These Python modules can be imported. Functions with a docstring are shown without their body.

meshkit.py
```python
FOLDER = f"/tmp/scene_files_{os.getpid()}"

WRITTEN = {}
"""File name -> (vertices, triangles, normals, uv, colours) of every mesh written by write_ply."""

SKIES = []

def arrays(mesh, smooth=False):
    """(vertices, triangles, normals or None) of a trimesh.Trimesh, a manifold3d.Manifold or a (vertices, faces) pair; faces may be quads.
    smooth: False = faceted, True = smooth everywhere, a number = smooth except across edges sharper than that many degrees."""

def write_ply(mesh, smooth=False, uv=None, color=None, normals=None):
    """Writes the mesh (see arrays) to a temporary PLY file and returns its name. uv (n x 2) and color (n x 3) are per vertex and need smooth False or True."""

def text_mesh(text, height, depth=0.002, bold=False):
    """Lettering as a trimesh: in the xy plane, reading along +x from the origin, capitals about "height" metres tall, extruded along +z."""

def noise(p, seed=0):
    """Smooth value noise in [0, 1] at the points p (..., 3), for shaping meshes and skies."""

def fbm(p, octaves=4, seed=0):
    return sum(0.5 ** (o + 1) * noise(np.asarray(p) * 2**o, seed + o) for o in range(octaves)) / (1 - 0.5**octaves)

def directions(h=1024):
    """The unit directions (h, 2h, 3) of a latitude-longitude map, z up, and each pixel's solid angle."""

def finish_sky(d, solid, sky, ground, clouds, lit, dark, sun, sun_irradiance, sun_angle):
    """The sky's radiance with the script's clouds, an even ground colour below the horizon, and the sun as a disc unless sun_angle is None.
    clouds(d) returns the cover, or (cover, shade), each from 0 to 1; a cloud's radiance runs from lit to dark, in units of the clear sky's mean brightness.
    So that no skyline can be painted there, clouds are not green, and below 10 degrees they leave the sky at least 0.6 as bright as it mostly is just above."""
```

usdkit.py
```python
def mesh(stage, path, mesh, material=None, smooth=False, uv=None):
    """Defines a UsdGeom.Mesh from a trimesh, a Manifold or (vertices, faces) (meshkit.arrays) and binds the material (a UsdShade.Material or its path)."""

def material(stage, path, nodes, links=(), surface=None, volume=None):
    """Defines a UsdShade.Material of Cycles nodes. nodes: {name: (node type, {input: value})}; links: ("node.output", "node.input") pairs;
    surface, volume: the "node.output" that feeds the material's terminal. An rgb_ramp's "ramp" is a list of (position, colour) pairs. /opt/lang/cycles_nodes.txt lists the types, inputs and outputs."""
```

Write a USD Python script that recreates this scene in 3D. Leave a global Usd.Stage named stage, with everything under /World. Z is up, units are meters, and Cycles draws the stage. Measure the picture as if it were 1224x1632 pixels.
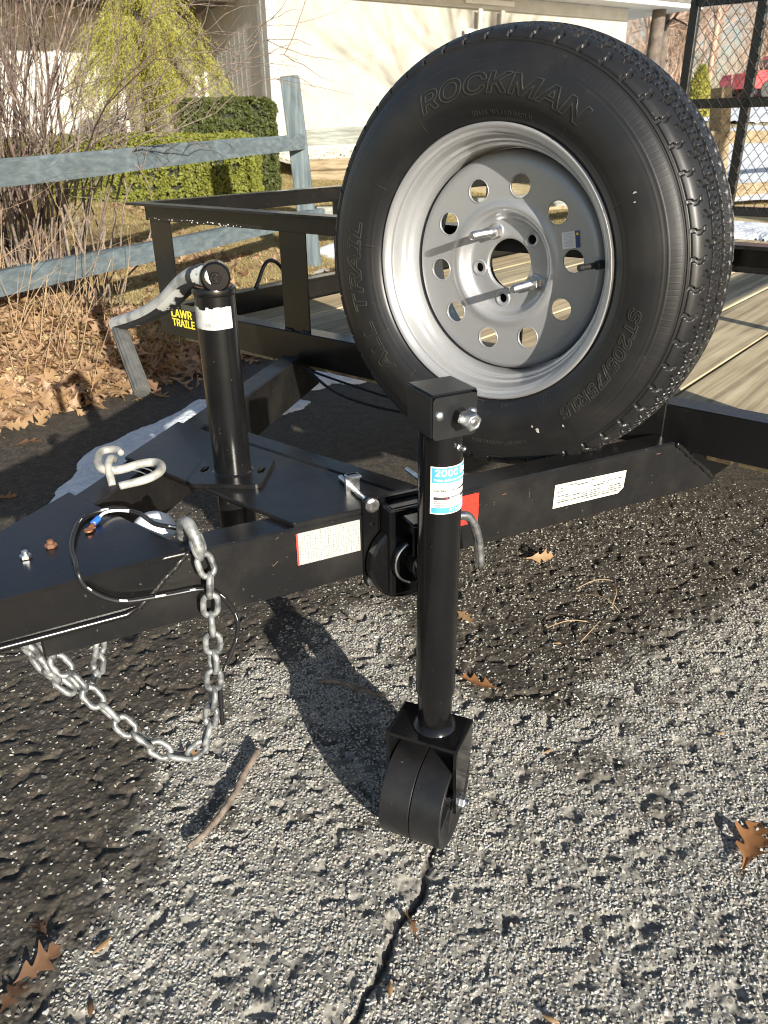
import math, random
import numpy as np, trimesh, shapely
import shapely.geometry as sg
from shapely import affinity
from shapely.ops import unary_union
import manifold3d as m3
import usdkit, meshkit
from pxr import Usd, UsdGeom, UsdLux, UsdShade, Gf, Sdf, Vt

stage = Usd.Stage.CreateInMemory()
UsdGeom.SetStageUpAxis(stage, UsdGeom.Tokens.z)
UsdGeom.SetStageMetersPerUnit(stage, 1.0)
UsdGeom.Xform.Define(stage, '/World')
UsdGeom.Scope.Define(stage, '/World/Looks')
PI = math.pi
# ---------------------------------------------------------------- camera
CF, CP, CR = 1226.0, 0.4561110, -0.0130091
fw = np.array([0, math.cos(CP), -math.sin(CP)]); up0 = np.array([0, math.sin(CP), math.cos(CP)]); rt0 = np.array([1., 0, 0])
RT = math.cos(CR) * rt0 + math.sin(CR) * up0; UP = -math.sin(CR) * rt0 + math.cos(CR) * up0
CAM = np.array([0, 0, 1.0])
cam = UsdGeom.Camera.Define(stage, '/World/camera')
cam.AddTransformOp().Set(Gf.Matrix4d(*RT, 0, *UP, 0, *(-fw), 0, *CAM, 1))
cam.CreateHorizontalApertureAttr(27.0); cam.CreateVerticalApertureAttr(36.0)
cam.CreateFocalLengthAttr(27.0 * CF / 1224.0)
cam.CreateClippingRangeAttr(Gf.Vec2f(0.05, 2000))
cam.CreateFStopAttr(11.0); cam.CreateFocusDistanceAttr(1.35)
cam.CreateExposureAttr(1.1)
# ---------------------------------------------------------------- sky and sun
SUN = np.array([.43, -.853, .300]); SUN /= np.linalg.norm(SUN)
SEL = math.asin(SUN[2]); SROT = math.atan2(SUN[0], SUN[1])
dome = UsdLux.DomeLight.Define(stage, '/World/sky')
skymat = usdkit.material(stage, '/World/Looks/sky_material', {
    'sky': ('sky_texture', {'sky_type': 'single_scattering', 'sun_disc': False, 'sun_elevation': SEL, 'sun_rotation': SROT}),
    'bg': ('background_shader', {'strength': 0.07})}, [('sky.color', 'bg.color')], surface='bg.background')
UsdShade.MaterialBindingAPI.Apply(dome.GetPrim()).Bind(skymat)
dome.GetPrim().SetCustomDataByKey('kind', 'structure')
sun = UsdLux.DistantLight.Define(stage, '/World/sun')
sun.CreateIntensityAttr(1.25); sun.CreateAngleAttr(0.5); sun.CreateColorAttr(Gf.Vec3f(1.0, 0.945, 0.84))
sun.GetPrim().CreateAttribute('inputs:normalize', Sdf.ValueTypeNames.Bool).Set(True)
sx = np.cross([0, 0, 1], SUN); sx /= np.linalg.norm(sx); sy = np.cross(SUN, sx)
sun.AddTransformOp().Set(Gf.Matrix4d(*sx, 0, *sy, 0, *SUN, 0, 0, 0, 5, 1))

# ---------------------------------------------------------------- helpers
used = {}
def numbered(path):
    k = used.get(path, -1) + 1
    used[path] = k
    return path if k == 0 else f'{path}_{k:03d}'
class Node:
    def __init__(s, path, prim, inv): s.path, s.prim, s.inv = path, prim, inv
def tag(prim, label=None, cat=None, group=None, kind=None):
    p = prim.prim if isinstance(prim, Node) else prim
    for k, v in (('label', label), ('category', cat), ('group', group), ('kind', kind)):
        if v: p.SetCustomDataByKey(k, v)
    return prim
def thing(name, label, cat, loc=(0, 0, 0), rotz=0.0, group=None):
    path = numbered('/World/' + name)
    x = UsdGeom.Xform.Define(stage, path)
    x.AddTranslateOp().Set(Gf.Vec3d(*map(float, loc)))
    if rotz: x.AddRotateZOp().Set(math.degrees(rotz))
    tag(x.GetPrim(), label, cat, group)
    return Node(path, x.GetPrim(), None)
def obj(name, mesh, mat, parent=None, smooth=False, label=None, kind=None):
    path = numbered((parent.path if parent else '/World') + '/' + name)
    m = usdkit.mesh(stage, path, mesh, mat, smooth)
    tag(m.GetPrim(), label, None, None, kind)
    return Node(path, m.GetPrim(), None)
def dup(root, loc, rotz, label=None, group=None, scale=None, name=None):
    was = root.prim.GetCustomData()
    import re
    r = thing(name or re.sub(r'_\d{3}$', '', root.prim.GetName()), label or was.get('label'), was.get('category'), loc, rotz, group or was.get('group'))
    r.prim.GetReferences().AddInternalReference(root.path); r.prim.SetInstanceable(True)
    if scale: UsdGeom.Xformable(r.prim).AddScaleOp().Set(Gf.Vec3f(*([scale] * 3 if np.ndim(scale) == 0 else scale)))
    return r
def cat(*ms):
    ms = [m for m in (ms[0] if len(ms) == 1 and isinstance(ms[0], (list, tuple)) else ms)]
    return trimesh.util.concatenate([trimesh.Trimesh(m.vertices, m.faces, process=False) for m in ms])
def man2tri(M):
    m = M.to_mesh(); return trimesh.Trimesh(m.vert_properties[:, :3], m.tri_verts, process=False)
def tri2man(t):
    t = t.copy(); t.merge_vertices()
    return m3.Manifold(m3.Mesh(np.asarray(t.vertices, np.float32), np.asarray(t.faces, np.uint32)))
def frame(o, ex, ey, ez):
    T = np.eye(4); T[:3, 0], T[:3, 1], T[:3, 2], T[:3, 3] = ex, ey, ez, o; return T
def rotz(a): return np.array([[math.cos(a), -math.sin(a), 0], [math.sin(a), math.cos(a), 0], [0, 0, 1.]])
def cbox(size, c=(0, 0, 0), b=.002, R=None):
    h = np.asarray(size, float) / 2; b = min(b, h.min() * .8)
    pts = []
    for s in np.ndindex(2, 2, 2):
        sgn = np.array(s) * 2 - 1
        for k in range(3):
            p = h - b; p[k] = h[k]; pts.append(sgn * p)
    t = trimesh.convex.convex_hull(np.array(pts))
    v = t.vertices
    if R is not None: v = v @ np.asarray(R).T
    return trimesh.Trimesh(v + np.asarray(c), t.faces, process=False)
def bar(p, q, w, h, upv=(0, 0, 1), b=.002):
    p, q = np.asarray(p, float), np.asarray(q, float); d = q - p; L = np.linalg.norm(d); d /= L
    y = np.cross(upv, d); y /= np.linalg.norm(y); z = np.cross(d, y)
    return cbox((L, w, h), (p + q) / 2, b, np.column_stack([d, y, z]))
def tube(path, r, n=8, caps=True, flat=1.0, closed=False, upv=None):
    P = np.asarray(path, float); N = len(P); r = np.broadcast_to(r, N) if np.ndim(r) < 2 else r
    T = np.gradient(P, axis=0) if not closed else np.roll(P, -1, 0) - np.roll(P, 1, 0)
    T /= np.maximum(np.linalg.norm(T, axis=1, keepdims=True), 1e-9)
    a = np.array(upv if upv is not None else ([0, 0, 1.] if abs(T[0][2]) < .9 else [1., 0, 0]), float)
    V = []
    for i in range(N):
        a = a - (a @ T[i]) * T[i]; a /= np.linalg.norm(a); bb = np.cross(T[i], a)
        t = np.arange(n) / n * 2 * PI
        V.append(P[i] + r[i] * (np.cos(t)[:, None] * a * flat + np.sin(t)[:, None] * bb))
    V = np.vstack(V); F = []
    rng_ = N if closed else N - 1
    for i in range(rng_):
        k = (i + 1) % N
        for j in range(n):
            A, B, C, D = i * n + j, i * n + (j + 1) % n, k * n + (j + 1) % n, k * n + j
            F += [[A, B, C], [A, C, D]]
    if caps and not closed:
        for j in range(1, n - 1):
            F += [[0, j + 1, j], [(N - 1) * n, (N - 1) * n + j, (N - 1) * n + j + 1]]
    return trimesh.Trimesh(V, F, process=False)
def smoothpath(pts, n=40, closed=False):
    from scipy.interpolate import CubicSpline
    P = np.asarray(pts, float)
    if closed: P = np.vstack([P, P[:1]])
    d = np.r_[0, np.cumsum(np.maximum(np.linalg.norm(np.diff(P, axis=0), axis=1), 1e-6))]
    cs = CubicSpline(d, P, bc_type='periodic' if closed else 'natural')
    return cs(np.linspace(0, d[-1], n, endpoint=not closed))
def revolve(prof, n=96, axis='z', closed=False):
    """prof: (r, h) points; around z, or around y with h along -y (towards the viewer of a wheel)."""
    prof = np.asarray(prof, float); K = len(prof); t = np.arange(n) / n * 2 * PI
    V = np.stack([prof[None, :, 0] * np.cos(t)[:, None], prof[None, :, 0] * np.sin(t)[:, None], np.broadcast_to(prof[None, :, 1], (n, K))], -1).reshape(-1, 3)
    i, j = np.meshgrid(np.arange(n), np.arange(K if closed else K - 1), indexing='ij'); i2 = (i + 1) % n; j2 = (j + 1) % K
    A, B, C, D = i * K + j, i2 * K + j, i2 * K + j2, i * K + j2
    F = np.concatenate([np.stack([A, B, C], -1).reshape(-1, 3), np.stack([A, C, D], -1).reshape(-1, 3)])
    t = trimesh.Trimesh(V, F, process=False)
    if axis == 'y':
        V2 = np.column_stack([V[:, 0], -V[:, 2], V[:, 1]])
        t = trimesh.Trimesh(V2, F, process=False)
    return t
def cyl(p, q, r, n=24, b=0.0):
    p, q = np.asarray(p, float), np.asarray(q, float); d = q - p; L = np.linalg.norm(d)
    pr = [(0, 0), (r - b, 0), (r, b), (r, L - b), (r - b, L), (0, L)] if b else [(0, 0), (r, 0), (r, L), (0, L)]
    t = revolve(pr, n)
    z = d / L; x = np.cross([0, 0, 1.] if abs(z[2]) < .9 else [1., 0, 0], z); x /= np.linalg.norm(x)
    t.apply_transform(frame(p, x, np.cross(z, x), z)); return t
def hexnut(p, d, r, L, n=6, rot=0, b=.0012):
    p = np.asarray(p, float); z = np.asarray(d, float) / np.linalg.norm(d)
    x = np.cross([0, 0, 1.] if abs(z[2]) < .9 else [1., 0, 0], z); x /= np.linalg.norm(x); y = np.cross(z, x)
    t = np.arange(n) / n * 2 * PI + rot; pts = []
    for rr, h in ((r - b, 0), (r, b), (r, L - b), (r - b, L)):
        pts.append(p + h * z + rr * (np.cos(t)[:, None] * x + np.sin(t)[:, None] * y))
    return trimesh.convex.convex_hull(np.vstack(pts))
def extr(poly, h, T=None):
    t = trimesh.creation.extrude_polygon(poly, h, engine='earcut')
    if T is not None: t.apply_transform(T)
    return t
def rrect(x0, y0, x1, y1, r, res=5):
    return sg.box(x0 + r, y0 + r, x1 - r, y1 - r).buffer(r, res)
_tp = {}
def text_poly(text, height, bold=False, slant=0.0, widen=1.0):
    k = (text, bold)
    if k not in _tp:
        t = meshkit.text_mesh(text, 1.0, 0.1, bold); n = t.face_normals
        _tp[k] = unary_union([sg.Polygon(t.vertices[f][:, :2]).buffer(.002) for f, nn in zip(t.faces, n) if nn[2] > .9])
    return affinity.affine_transform(_tp[k], [height * widen, height * slant, 0, height, 0, 0])
def polys(g): return [p for p in (g.geoms if hasattr(g, 'geoms') else [g]) if p.geom_type == 'Polygon' and p.area > 1e-9]
def flat_text(g, h, T): return cat([extr(p, h, T) for p in polys(g)])
def ray(px, py):
    d = fw * CF + RT * (px - 612) + UP * (816 - py); return d / np.linalg.norm(d)
def G(px, py, z=0.0):           # a spot on level ground seen in the reference
    d = ray(px, py); return CAM + d * (z - 1.0) / d[2]
def at(px, py, y):
    d = ray(px, py); return CAM + d * y / d[1]
fbm, noise = meshkit.fbm, meshkit.noise

# ---------------------------------------------------------------- materials
def M(name, nodes, links, surface='p.BSDF'): return usdkit.material(stage, '/World/Looks/' + name, nodes, links, surface)
def two_tone(name, c1, c2, scale=8, rough=(.4, .6), metal=0., detail=4, bump=0., bscale=None, bdist=.002, lo=.35, hi=.65, spec=.5, stretch=None, coat=0., c3=None):
    nd = {'tc': ('texture_coordinate', {}), 'n': ('noise_texture', {'scale': scale, 'detail': detail, 'roughness': .6}),
          'r': ('rgb_ramp', {'ramp': [(0, c1), (lo, c1), (hi, c2), (1, c3 or c2)]}),
          'rr': ('map_range', {'from_min': .3, 'from_max': .7, 'to_min': rough[0], 'to_max': rough[1], 'clamp': True}),
          'p': ('principled_bsdf', {'metallic': metal, 'specular_ior_level': spec, 'coat_weight': coat})}
    lk = [('n.fac', 'r.fac'), ('r.color', 'p.base_color'), ('n.fac', 'rr.value'), ('rr.result', 'p.roughness')]
    if stretch:
        nd['mp'] = ('mapping', {'scale': stretch}); lk += [('tc.object', 'mp.vector'), ('mp.vector', 'n.vector')]
    else: lk += [('tc.object', 'n.vector')]
    if bump:
        nd['bn'] = ('noise_texture', {'scale': bscale or scale * 4, 'detail': 3}); nd['b'] = ('bump', {'strength': bump, 'distance': bdist})
        lk += [('mp.vector' if stretch else 'tc.object', 'bn.vector'), ('bn.fac', 'b.height'), ('b.normal', 'p.normal')]
    return M(name, nd, lk)
def dusty(name, base, dust, rough, dscale=6, amount=.5, speck=0.0, metal=0., bump=.0, coat=0.):
    """painted steel: base colour with dust film from low noise and pale specks and scratches"""
    nd = {'tc': ('texture_coordinate', {}), 'n': ('noise_texture', {'scale': dscale, 'detail': 6, 'roughness': .65}),
          'm': ('map_range', {'from_min': .45, 'from_max': .8, 'to_min': 0., 'to_max': amount, 'clamp': True}),
          'n2': ('noise_texture', {'scale': 140, 'detail': 2}), 'm2': ('map_range', {'from_min': .72, 'from_max': .76, 'to_min': 0., 'to_max': speck, 'clamp': True}),
          'ad': ('math', {'math_type': 'add', 'use_clamp': True}),
          'mx': ('mix', {'color1': base, 'color2': dust}),
          'rg': ('map_range', {'from_min': 0., 'from_max': 1., 'to_min': rough, 'to_max': min(.9, rough + .4)}),
          'bn': ('noise_texture', {'scale': 60, 'detail': 2}), 'b': ('bump', {'strength': bump, 'distance': .002}),
          'p': ('principled_bsdf', {'metallic': metal, 'coat_weight': coat})}
    lk = [('tc.object', 'n.vector'), ('n.fac', 'm.value'), ('tc.object', 'n2.vector'), ('n2.fac', 'm2.value'), ('m.result', 'ad.value1'), ('m2.result', 'ad.value2'),
          ('ad.value', 'mx.fac'), ('mx.color', 'p.base_color'), ('ad.value', 'rg.value'), ('rg.result', 'p.roughness'),
          ('tc.object', 'bn.vector'), ('bn.fac', 'b.height'), ('b.normal', 'p.normal')]
    return M(name, nd, lk)
BLACK = dusty('black_paint', (.0045, .0045, .005), (.07, .062, .05), .20, 5, .11, .5, bump=.08)
BLACKD = dusty('dusty_black_paint', (.006, .006, .0065), (.085, .074, .058), .27, 7, .17, .6, bump=.12)
GLOSS = dusty('gloss_black_paint', (.004, .004, .0045), (.05, .046, .04), .13, 9, .07, .25, bump=.03)
SATIN = dusty('satin_black_paint', (.008, .009, .010), (.06, .06, .06), .30, 9, .10, .2)
RUBBER = dusty('tyre_rubber', (.0085, .0085, .0092), (.050, .044, .036), .42, 6, .34, .3, bump=.06)
RUBBERL = two_tone('tyre_lettering', (.018, .018, .018), (.040, .038, .034), 30, (.28, .40))
PLASTIC = dusty('caster_plastic', (.008, .008, .009), (.06, .056, .05), .36, 12, .22, .9, bump=.05)
ZINC = two_tone('bright_zinc', (.52, .53, .54), (.72, .73, .74), 60, (.22, .38), 1.0, lo=.3, hi=.7)
GALV = two_tone('galvanised', (.09, .094, .098), (.29, .30, .297), 70, (.40, .65), .5, lo=.35, hi=.6, bump=.3, bscale=160, bdist=.001)
GALVW = two_tone('white_galvanised', (.20, .195, .175), (.37, .36, .33), 45, (.5, .7), .15, lo=.32, hi=.6, bump=.3, bscale=140, bdist=.001)
SILVER = M('silver_wheel_paint', {'tc': ('texture_coordinate', {}), 'n': ('noise_texture', {'scale': 900, 'detail': 2}), 'n2': ('noise_texture', {'scale': 14, 'detail': 4}),
      'r': ('rgb_ramp', {'ramp': [(0, (.26, .264, .272)), (.4, (.34, .344, .352)), (.6, (.40, .404, .412)), (1, (.47, .474, .482))]}),
      'rr': ('map_range', {'from_min': .3, 'from_max': .7, 'to_min': .34, 'to_max': .48, 'clamp': True}),
      'b': ('bump', {'strength': .12, 'distance': .0006}), 'p': ('principled_bsdf', {'metallic': .55, 'coat_weight': .15, 'coat_roughness': .3})},
      [('tc.object', 'n.vector'), ('tc.object', 'n2.vector'), ('n.fac', 'r.fac'), ('r.color', 'p.base_color'), ('n2.fac', 'rr.value'), ('rr.result', 'p.roughness'), ('n.fac', 'b.height'), ('b.normal', 'p.normal')])
def plain(name, c, rough=.5, metal=0., spec=.5): return M(name, {'p': ('principled_bsdf', {'base_color': c, 'roughness': rough, 'metallic': metal, 'specular_ior_level': spec})}, [])
PAPER = two_tone('sticker_white', (.58, .58, .55), (.68, .68, .65), 60, (.35, .5))
PLATEP = two_tone('data_plate', (.42, .41, .355), (.50, .49, .43), 50, (.3, .45))
INK = plain('sticker_ink', (.03, .03, .035), .5)
GREYINK = plain('grey_ink', (.30, .30, .30), .5)
BLUE = plain('sticker_blue', (.07, .30, .62), .4)
LBLUE = plain('grey_blue_ink', (.30, .42, .55), .5)
REDINK = plain('sticker_red', (.6, .05, .04), .45)
YELLOW = plain('decal_yellow', (.75, .62, .06), .45)
WHITEINK = plain('decal_white', (.72, .72, .72), .5)
NAVY = plain('sticker_navy', (.03, .05, .16), .4)
def reflector(name, c, cd):
    return M(name, {'tc': ('texture_coordinate', {}), 'mp': ('mapping', {'rotation': (0, 0, math.radians(24.3))}), 'v': ('voronoi_texture', {'scale': 260, 'randomness': .25, 'feature': 'f1', 'dimensions': '3D'}),
       'r': ('rgb_ramp', {'ramp': [(0, c), (.5, c), (.66, cd), (1, cd)]}), 'p': ('principled_bsdf', {'roughness': .3, 'coat_weight': .6})},
       [('tc.object', 'mp.vector'), ('mp.vector', 'v.vector'), ('v.distance', 'r.fac'), ('r.color', 'p.base_color')])
REFW = reflector('reflector_silver', (.33, .33, .31), (.12, .125, .12)); REFR = reflector('reflector_red', (.62, .035, .02), (.22, .01, .01))
RUST = two_tone('rusty_steel', (.16, .07, .035), (.05, .035, .03), 40, (.6, .8))
PEEL = M('peeling_paint', {'tc': ('texture_coordinate', {}), 'n': ('noise_texture', {'scale': 16, 'detail': 5, 'roughness': .55}), 'n2': ('noise_texture', {'scale': 70, 'detail': 3}),
      'r': ('rgb_ramp', {'ramp': [(0, (.02, .02, .022)), (.53, (.02, .02, .022)), (.545, (.46, .47, .45)), (1, (.56, .57, .54))]}),
      'p': ('principled_bsdf', {'roughness': .45}), 'b': ('bump', {'strength': .4, 'distance': .001})},
      [('tc.object', 'n.vector'), ('tc.object', 'n2.vector'), ('n.fac', 'r.fac'), ('r.color', 'p.base_color'), ('n.fac', 'b.height'), ('b.normal', 'p.normal')])
SCUFFTAPE = M('scuffed_white_label', {'tc': ('texture_coordinate', {}), 'n': ('noise_texture', {'scale': 60, 'detail': 6, 'roughness': .7}),
      'r': ('rgb_ramp', {'ramp': [(0, (.16, .165, .17)), (.40, (.26, .265, .27)), (.52, (.42, .425, .42)), (1, (.52, .52, .51))]}), 'p': ('principled_bsdf', {'roughness': .5})},
      [('tc.object', 'n.vector'), ('n.fac', 'r.fac'), ('r.color', 'p.base_color')])
PALE_ARM = two_tone('pale_arm_metal', (.20, .205, .205), (.44, .445, .43), 26, (.4, .6), .2, lo=.38, hi=.55, c3=(.52, .52, .50))
GRIP = two_tone('grey_grip_rubber', (.05, .052, .05), (.10, .10, .095), 30, (.55, .75))
def woodmat(name, a, b, c, stretch=(2, 40, 40), rough=(.6, .8), bump=.35):
    return M(name, {'tc': ('texture_coordinate', {}), 'oi': ('object_info', {}), 'mp': ('mapping', {'scale': stretch}), 'ofs': ('vector_math', {'math_type': 'multiply_add', 'vector2': (37., 61., 13.)}),
       'n': ('noise_texture', {'scale': 1.0, 'detail': 7, 'roughness': .62, 'distortion': .4}), 'n2': ('noise_texture', {'scale': 4.5, 'detail': 4}),
       'r': ('rgb_ramp', {'ramp': [(0, a), (.36, a), (.52, b), (.68, c), (1, c)]}), 'r2': ('rgb_ramp', {'ramp': [(0, (.62, .6, .58)), (.4, (.85, .84, .82)), (.6, (1., 1., 1.)), (1, (1., 1., 1.))]}),
       'mx': ('mix', {'mix_type': 'multiply', 'fac': 1.0}), 'b': ('bump', {'strength': bump, 'distance': .002}), 'p': ('principled_bsdf', {'roughness': rough[1], 'specular_ior_level': .3})},
       [('tc.object', 'ofs.vector1'), ('oi.random', 'ofs.vector3'), ('tc.object', 'mp.vector'), ('mp.vector', 'n.vector'), ('tc.object', 'n2.vector'), ('n.fac', 'r.fac'), ('n2.fac', 'r2.fac'),
        ('r.color', 'mx.color1'), ('r2.color', 'mx.color2'), ('mx.color', 'p.base_color'), ('n.fac', 'b.height'), ('b.normal', 'p.normal')])
DECKS = [woodmat(f'deck_wood_{k}', a, b, c, (1.6, 55, 55)) for k, (a, b, c) in enumerate([((.25, .20, .125), (.45, .37, .235), (.56, .47, .31)), ((.22, .185, .12), (.40, .335, .22), (.52, .44, .29)), ((.28, .21, .125), (.49, .385, .235), (.58, .475, .30))])]
FENCEW = woodmat('fence_stain', (.075, .098, .110), (.105, .132, .144), (.145, .17, .178), (40, 3, 40), bump=.4)
FENCEX = woodmat('fence_rail_stain', (.16, .17, .155), (.24, .25, .22), (.32, .33, .29), (5, 12, 60), bump=.5)
FENCEV = woodmat('fence_post_stain', (.07, .096, .108), (.115, .145, .157), (.165, .195, .203), (40, 40, 3), bump=.4)
TIMBER = woodmat('landscape_timber', (.16, .12, .075), (.27, .21, .13), (.34, .27, .17), (3, 30, 30))
TWIG = two_tone('twig_bark', (.085, .066, .052), (.24, .19, .15), 45, (.7, .9), stretch=(1, 1, 1))
STEM = two_tone('shrub_bark', (.055, .036, .03), (.15, .10, .08), 12, (.7, .9))
DRYSTEM = two_tone('dry_stems', (.24, .16, .09), (.42, .30, .18), 20, (.7, .9))
BARK = two_tone('tree_bark', (.06, .048, .04), (.15, .12, .095), 6, (.8, .95))
FARBARK = two_tone('distant_bark', (.30, .20, .145), (.46, .33, .25), 1.5, (.8, .95))
def leafmat(name, cols, rough=.55, trans=.3, scale=30):
    return M(name, {'tc': ('texture_coordinate', {}), 'g': ('geometry', {}), 'n': ('noise_texture', {'scale': scale, 'detail': 5, 'roughness': .6}), 'ad': ('math', {'math_type': 'multiply_add', 'value2': .55}), 
       'nn': ('math', {'math_type': 'multiply', 'value2': .5}), 'r': ('rgb_ramp', {'ramp': [(i / (len(cols) - 1), c) for i, c in enumerate(cols)]}),
       'p': ('principled_bsdf', {'roughness': rough, 'specular_ior_level': .35}), 't': ('translucent_bsdf', {}), 'mx': ('mix_closure', {'fac': trans}), 'b': ('bump', {'strength': .35, 'distance': .002})},
       [('tc.object', 'n.vector'), ('n.fac', 'nn.value1'), ('g.random_per_island', 'ad.value1'), ('nn.value', 'ad.value3'), ('ad.value', 'r.fac'), ('r.color', 'p.base_color'), ('r.color', 't.color'),
        ('n.fac', 'b.height'), ('b.normal', 'p.normal'), ('p.BSDF', 'mx.closure1'), ('t.BSDF', 'mx.closure2')], 'mx.closure')
OAKS = [leafmat('oak_leaf_orange', [(.26, .115, .045), (.42, .21, .09), (.50, .29, .15)]), leafmat('oak_leaf_tan', [(.26, .16, .08), (.40, .26, .14), (.50, .36, .21)]), leafmat('oak_leaf_brown', [(.12, .065, .035), (.22, .12, .07), (.34, .20, .12)])]
LITTER = leafmat('leaf_litter_mix', [(.20, .125, .08), (.38, .25, .155), (.50, .365, .245), (.58, .45, .32)], trans=.2)
HEDGE = leafmat('hedge_leaf', [(.08, .095, .018), (.22, .23, .04), (.38, .36, .075), (.48, .44, .12)], .5, .25)
HEDGED = leafmat('dark_hedge_leaf', [(.04, .052, .014), (.10, .115, .028), (.19, .195, .05)], .5, .2)
GOLDEN = leafmat('golden_needles', [(.24, .24, .045), (.42, .39, .09), (.54, .47, .14)], .55, .3)
GRASSM = leafmat('dormant_grass', [(.38, .30, .14), (.54, .44, .22), (.62, .53, .30), (.46, .43, .16)], .7, .25)
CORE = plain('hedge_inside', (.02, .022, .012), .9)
SNOW = two_tone('snow', (.62, .66, .72), (.80, .82, .85), 20, (.6, .8), bump=.5, bscale=50, bdist=.02)
SOIL = two_tone('lawn_soil', (.36, .28, .15), (.52, .42, .23), 7, (.85, .95), bump=.6, bscale=60, bdist=.02, detail=6, c3=(.33, .27, .14))
GRAVELM = two_tone('pale_gravel', (.42, .37, .29), (.60, .55, .45), 60, (.8, .9))
SIDING = two_tone('cream_stucco', (.30, .285, .24), (.36, .342, .295), 3, (.7, .85), bump=.15, bscale=90, bdist=.003)
SIDINGG = two_tone('grey_siding', (.40, .39, .37), (.48, .47, .45), 5, (.6, .75), stretch=(6, 6, .6))
TRIMG = two_tone('grey_trim', (.36, .36, .34), (.44, .44, .42), 6, (.6, .75))
TRIMW = two_tone('white_trim', (.62, .61, .57), (.70, .69, .65), 6, (.5, .65))
SOFFIT = two_tone('soffit_paint', (.42, .41, .38), (.50, .49, .45), 6, (.7, .8))
DARKWOOD = woodmat('weathered_post', (.07, .06, .055), (.13, .11, .10), (.20, .18, .16), (30, 30, 2))
ROOF = two_tone('roof_shingle', (.08, .075, .07), (.15, .14, .13), 8, (.85, .95))
CONC = two_tone('foundation', (.30, .29, .26), (.40, .39, .36), 8, (.8, .9))
REDCAR = M('red_car_paint', {'p': ('principled_bsdf', {'base_color': (.50, .02, .03), 'roughness': .35, 'coat_weight': .8})}, [])
CARGLASS = plain('car_glass', (.02, .025, .03), .08)
WIREB = plain('black_cable', (.012, .012, .013), .35)
WHITEP = plain('white_plastic', (.72, .73, .74), .4)
COPPER = plain('copper_lug', (.55, .24, .12), .4, .8)
BLUEP = plain('blue_crimp', (.03, .14, .55), .35)
VALVE = plain('valve_rubber', (.012, .012, .012), .45)
MESHM = dusty('mesh_paint', (.012, .012, .012), (.12, .10, .08), .4, 8, .4, .3)

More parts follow.
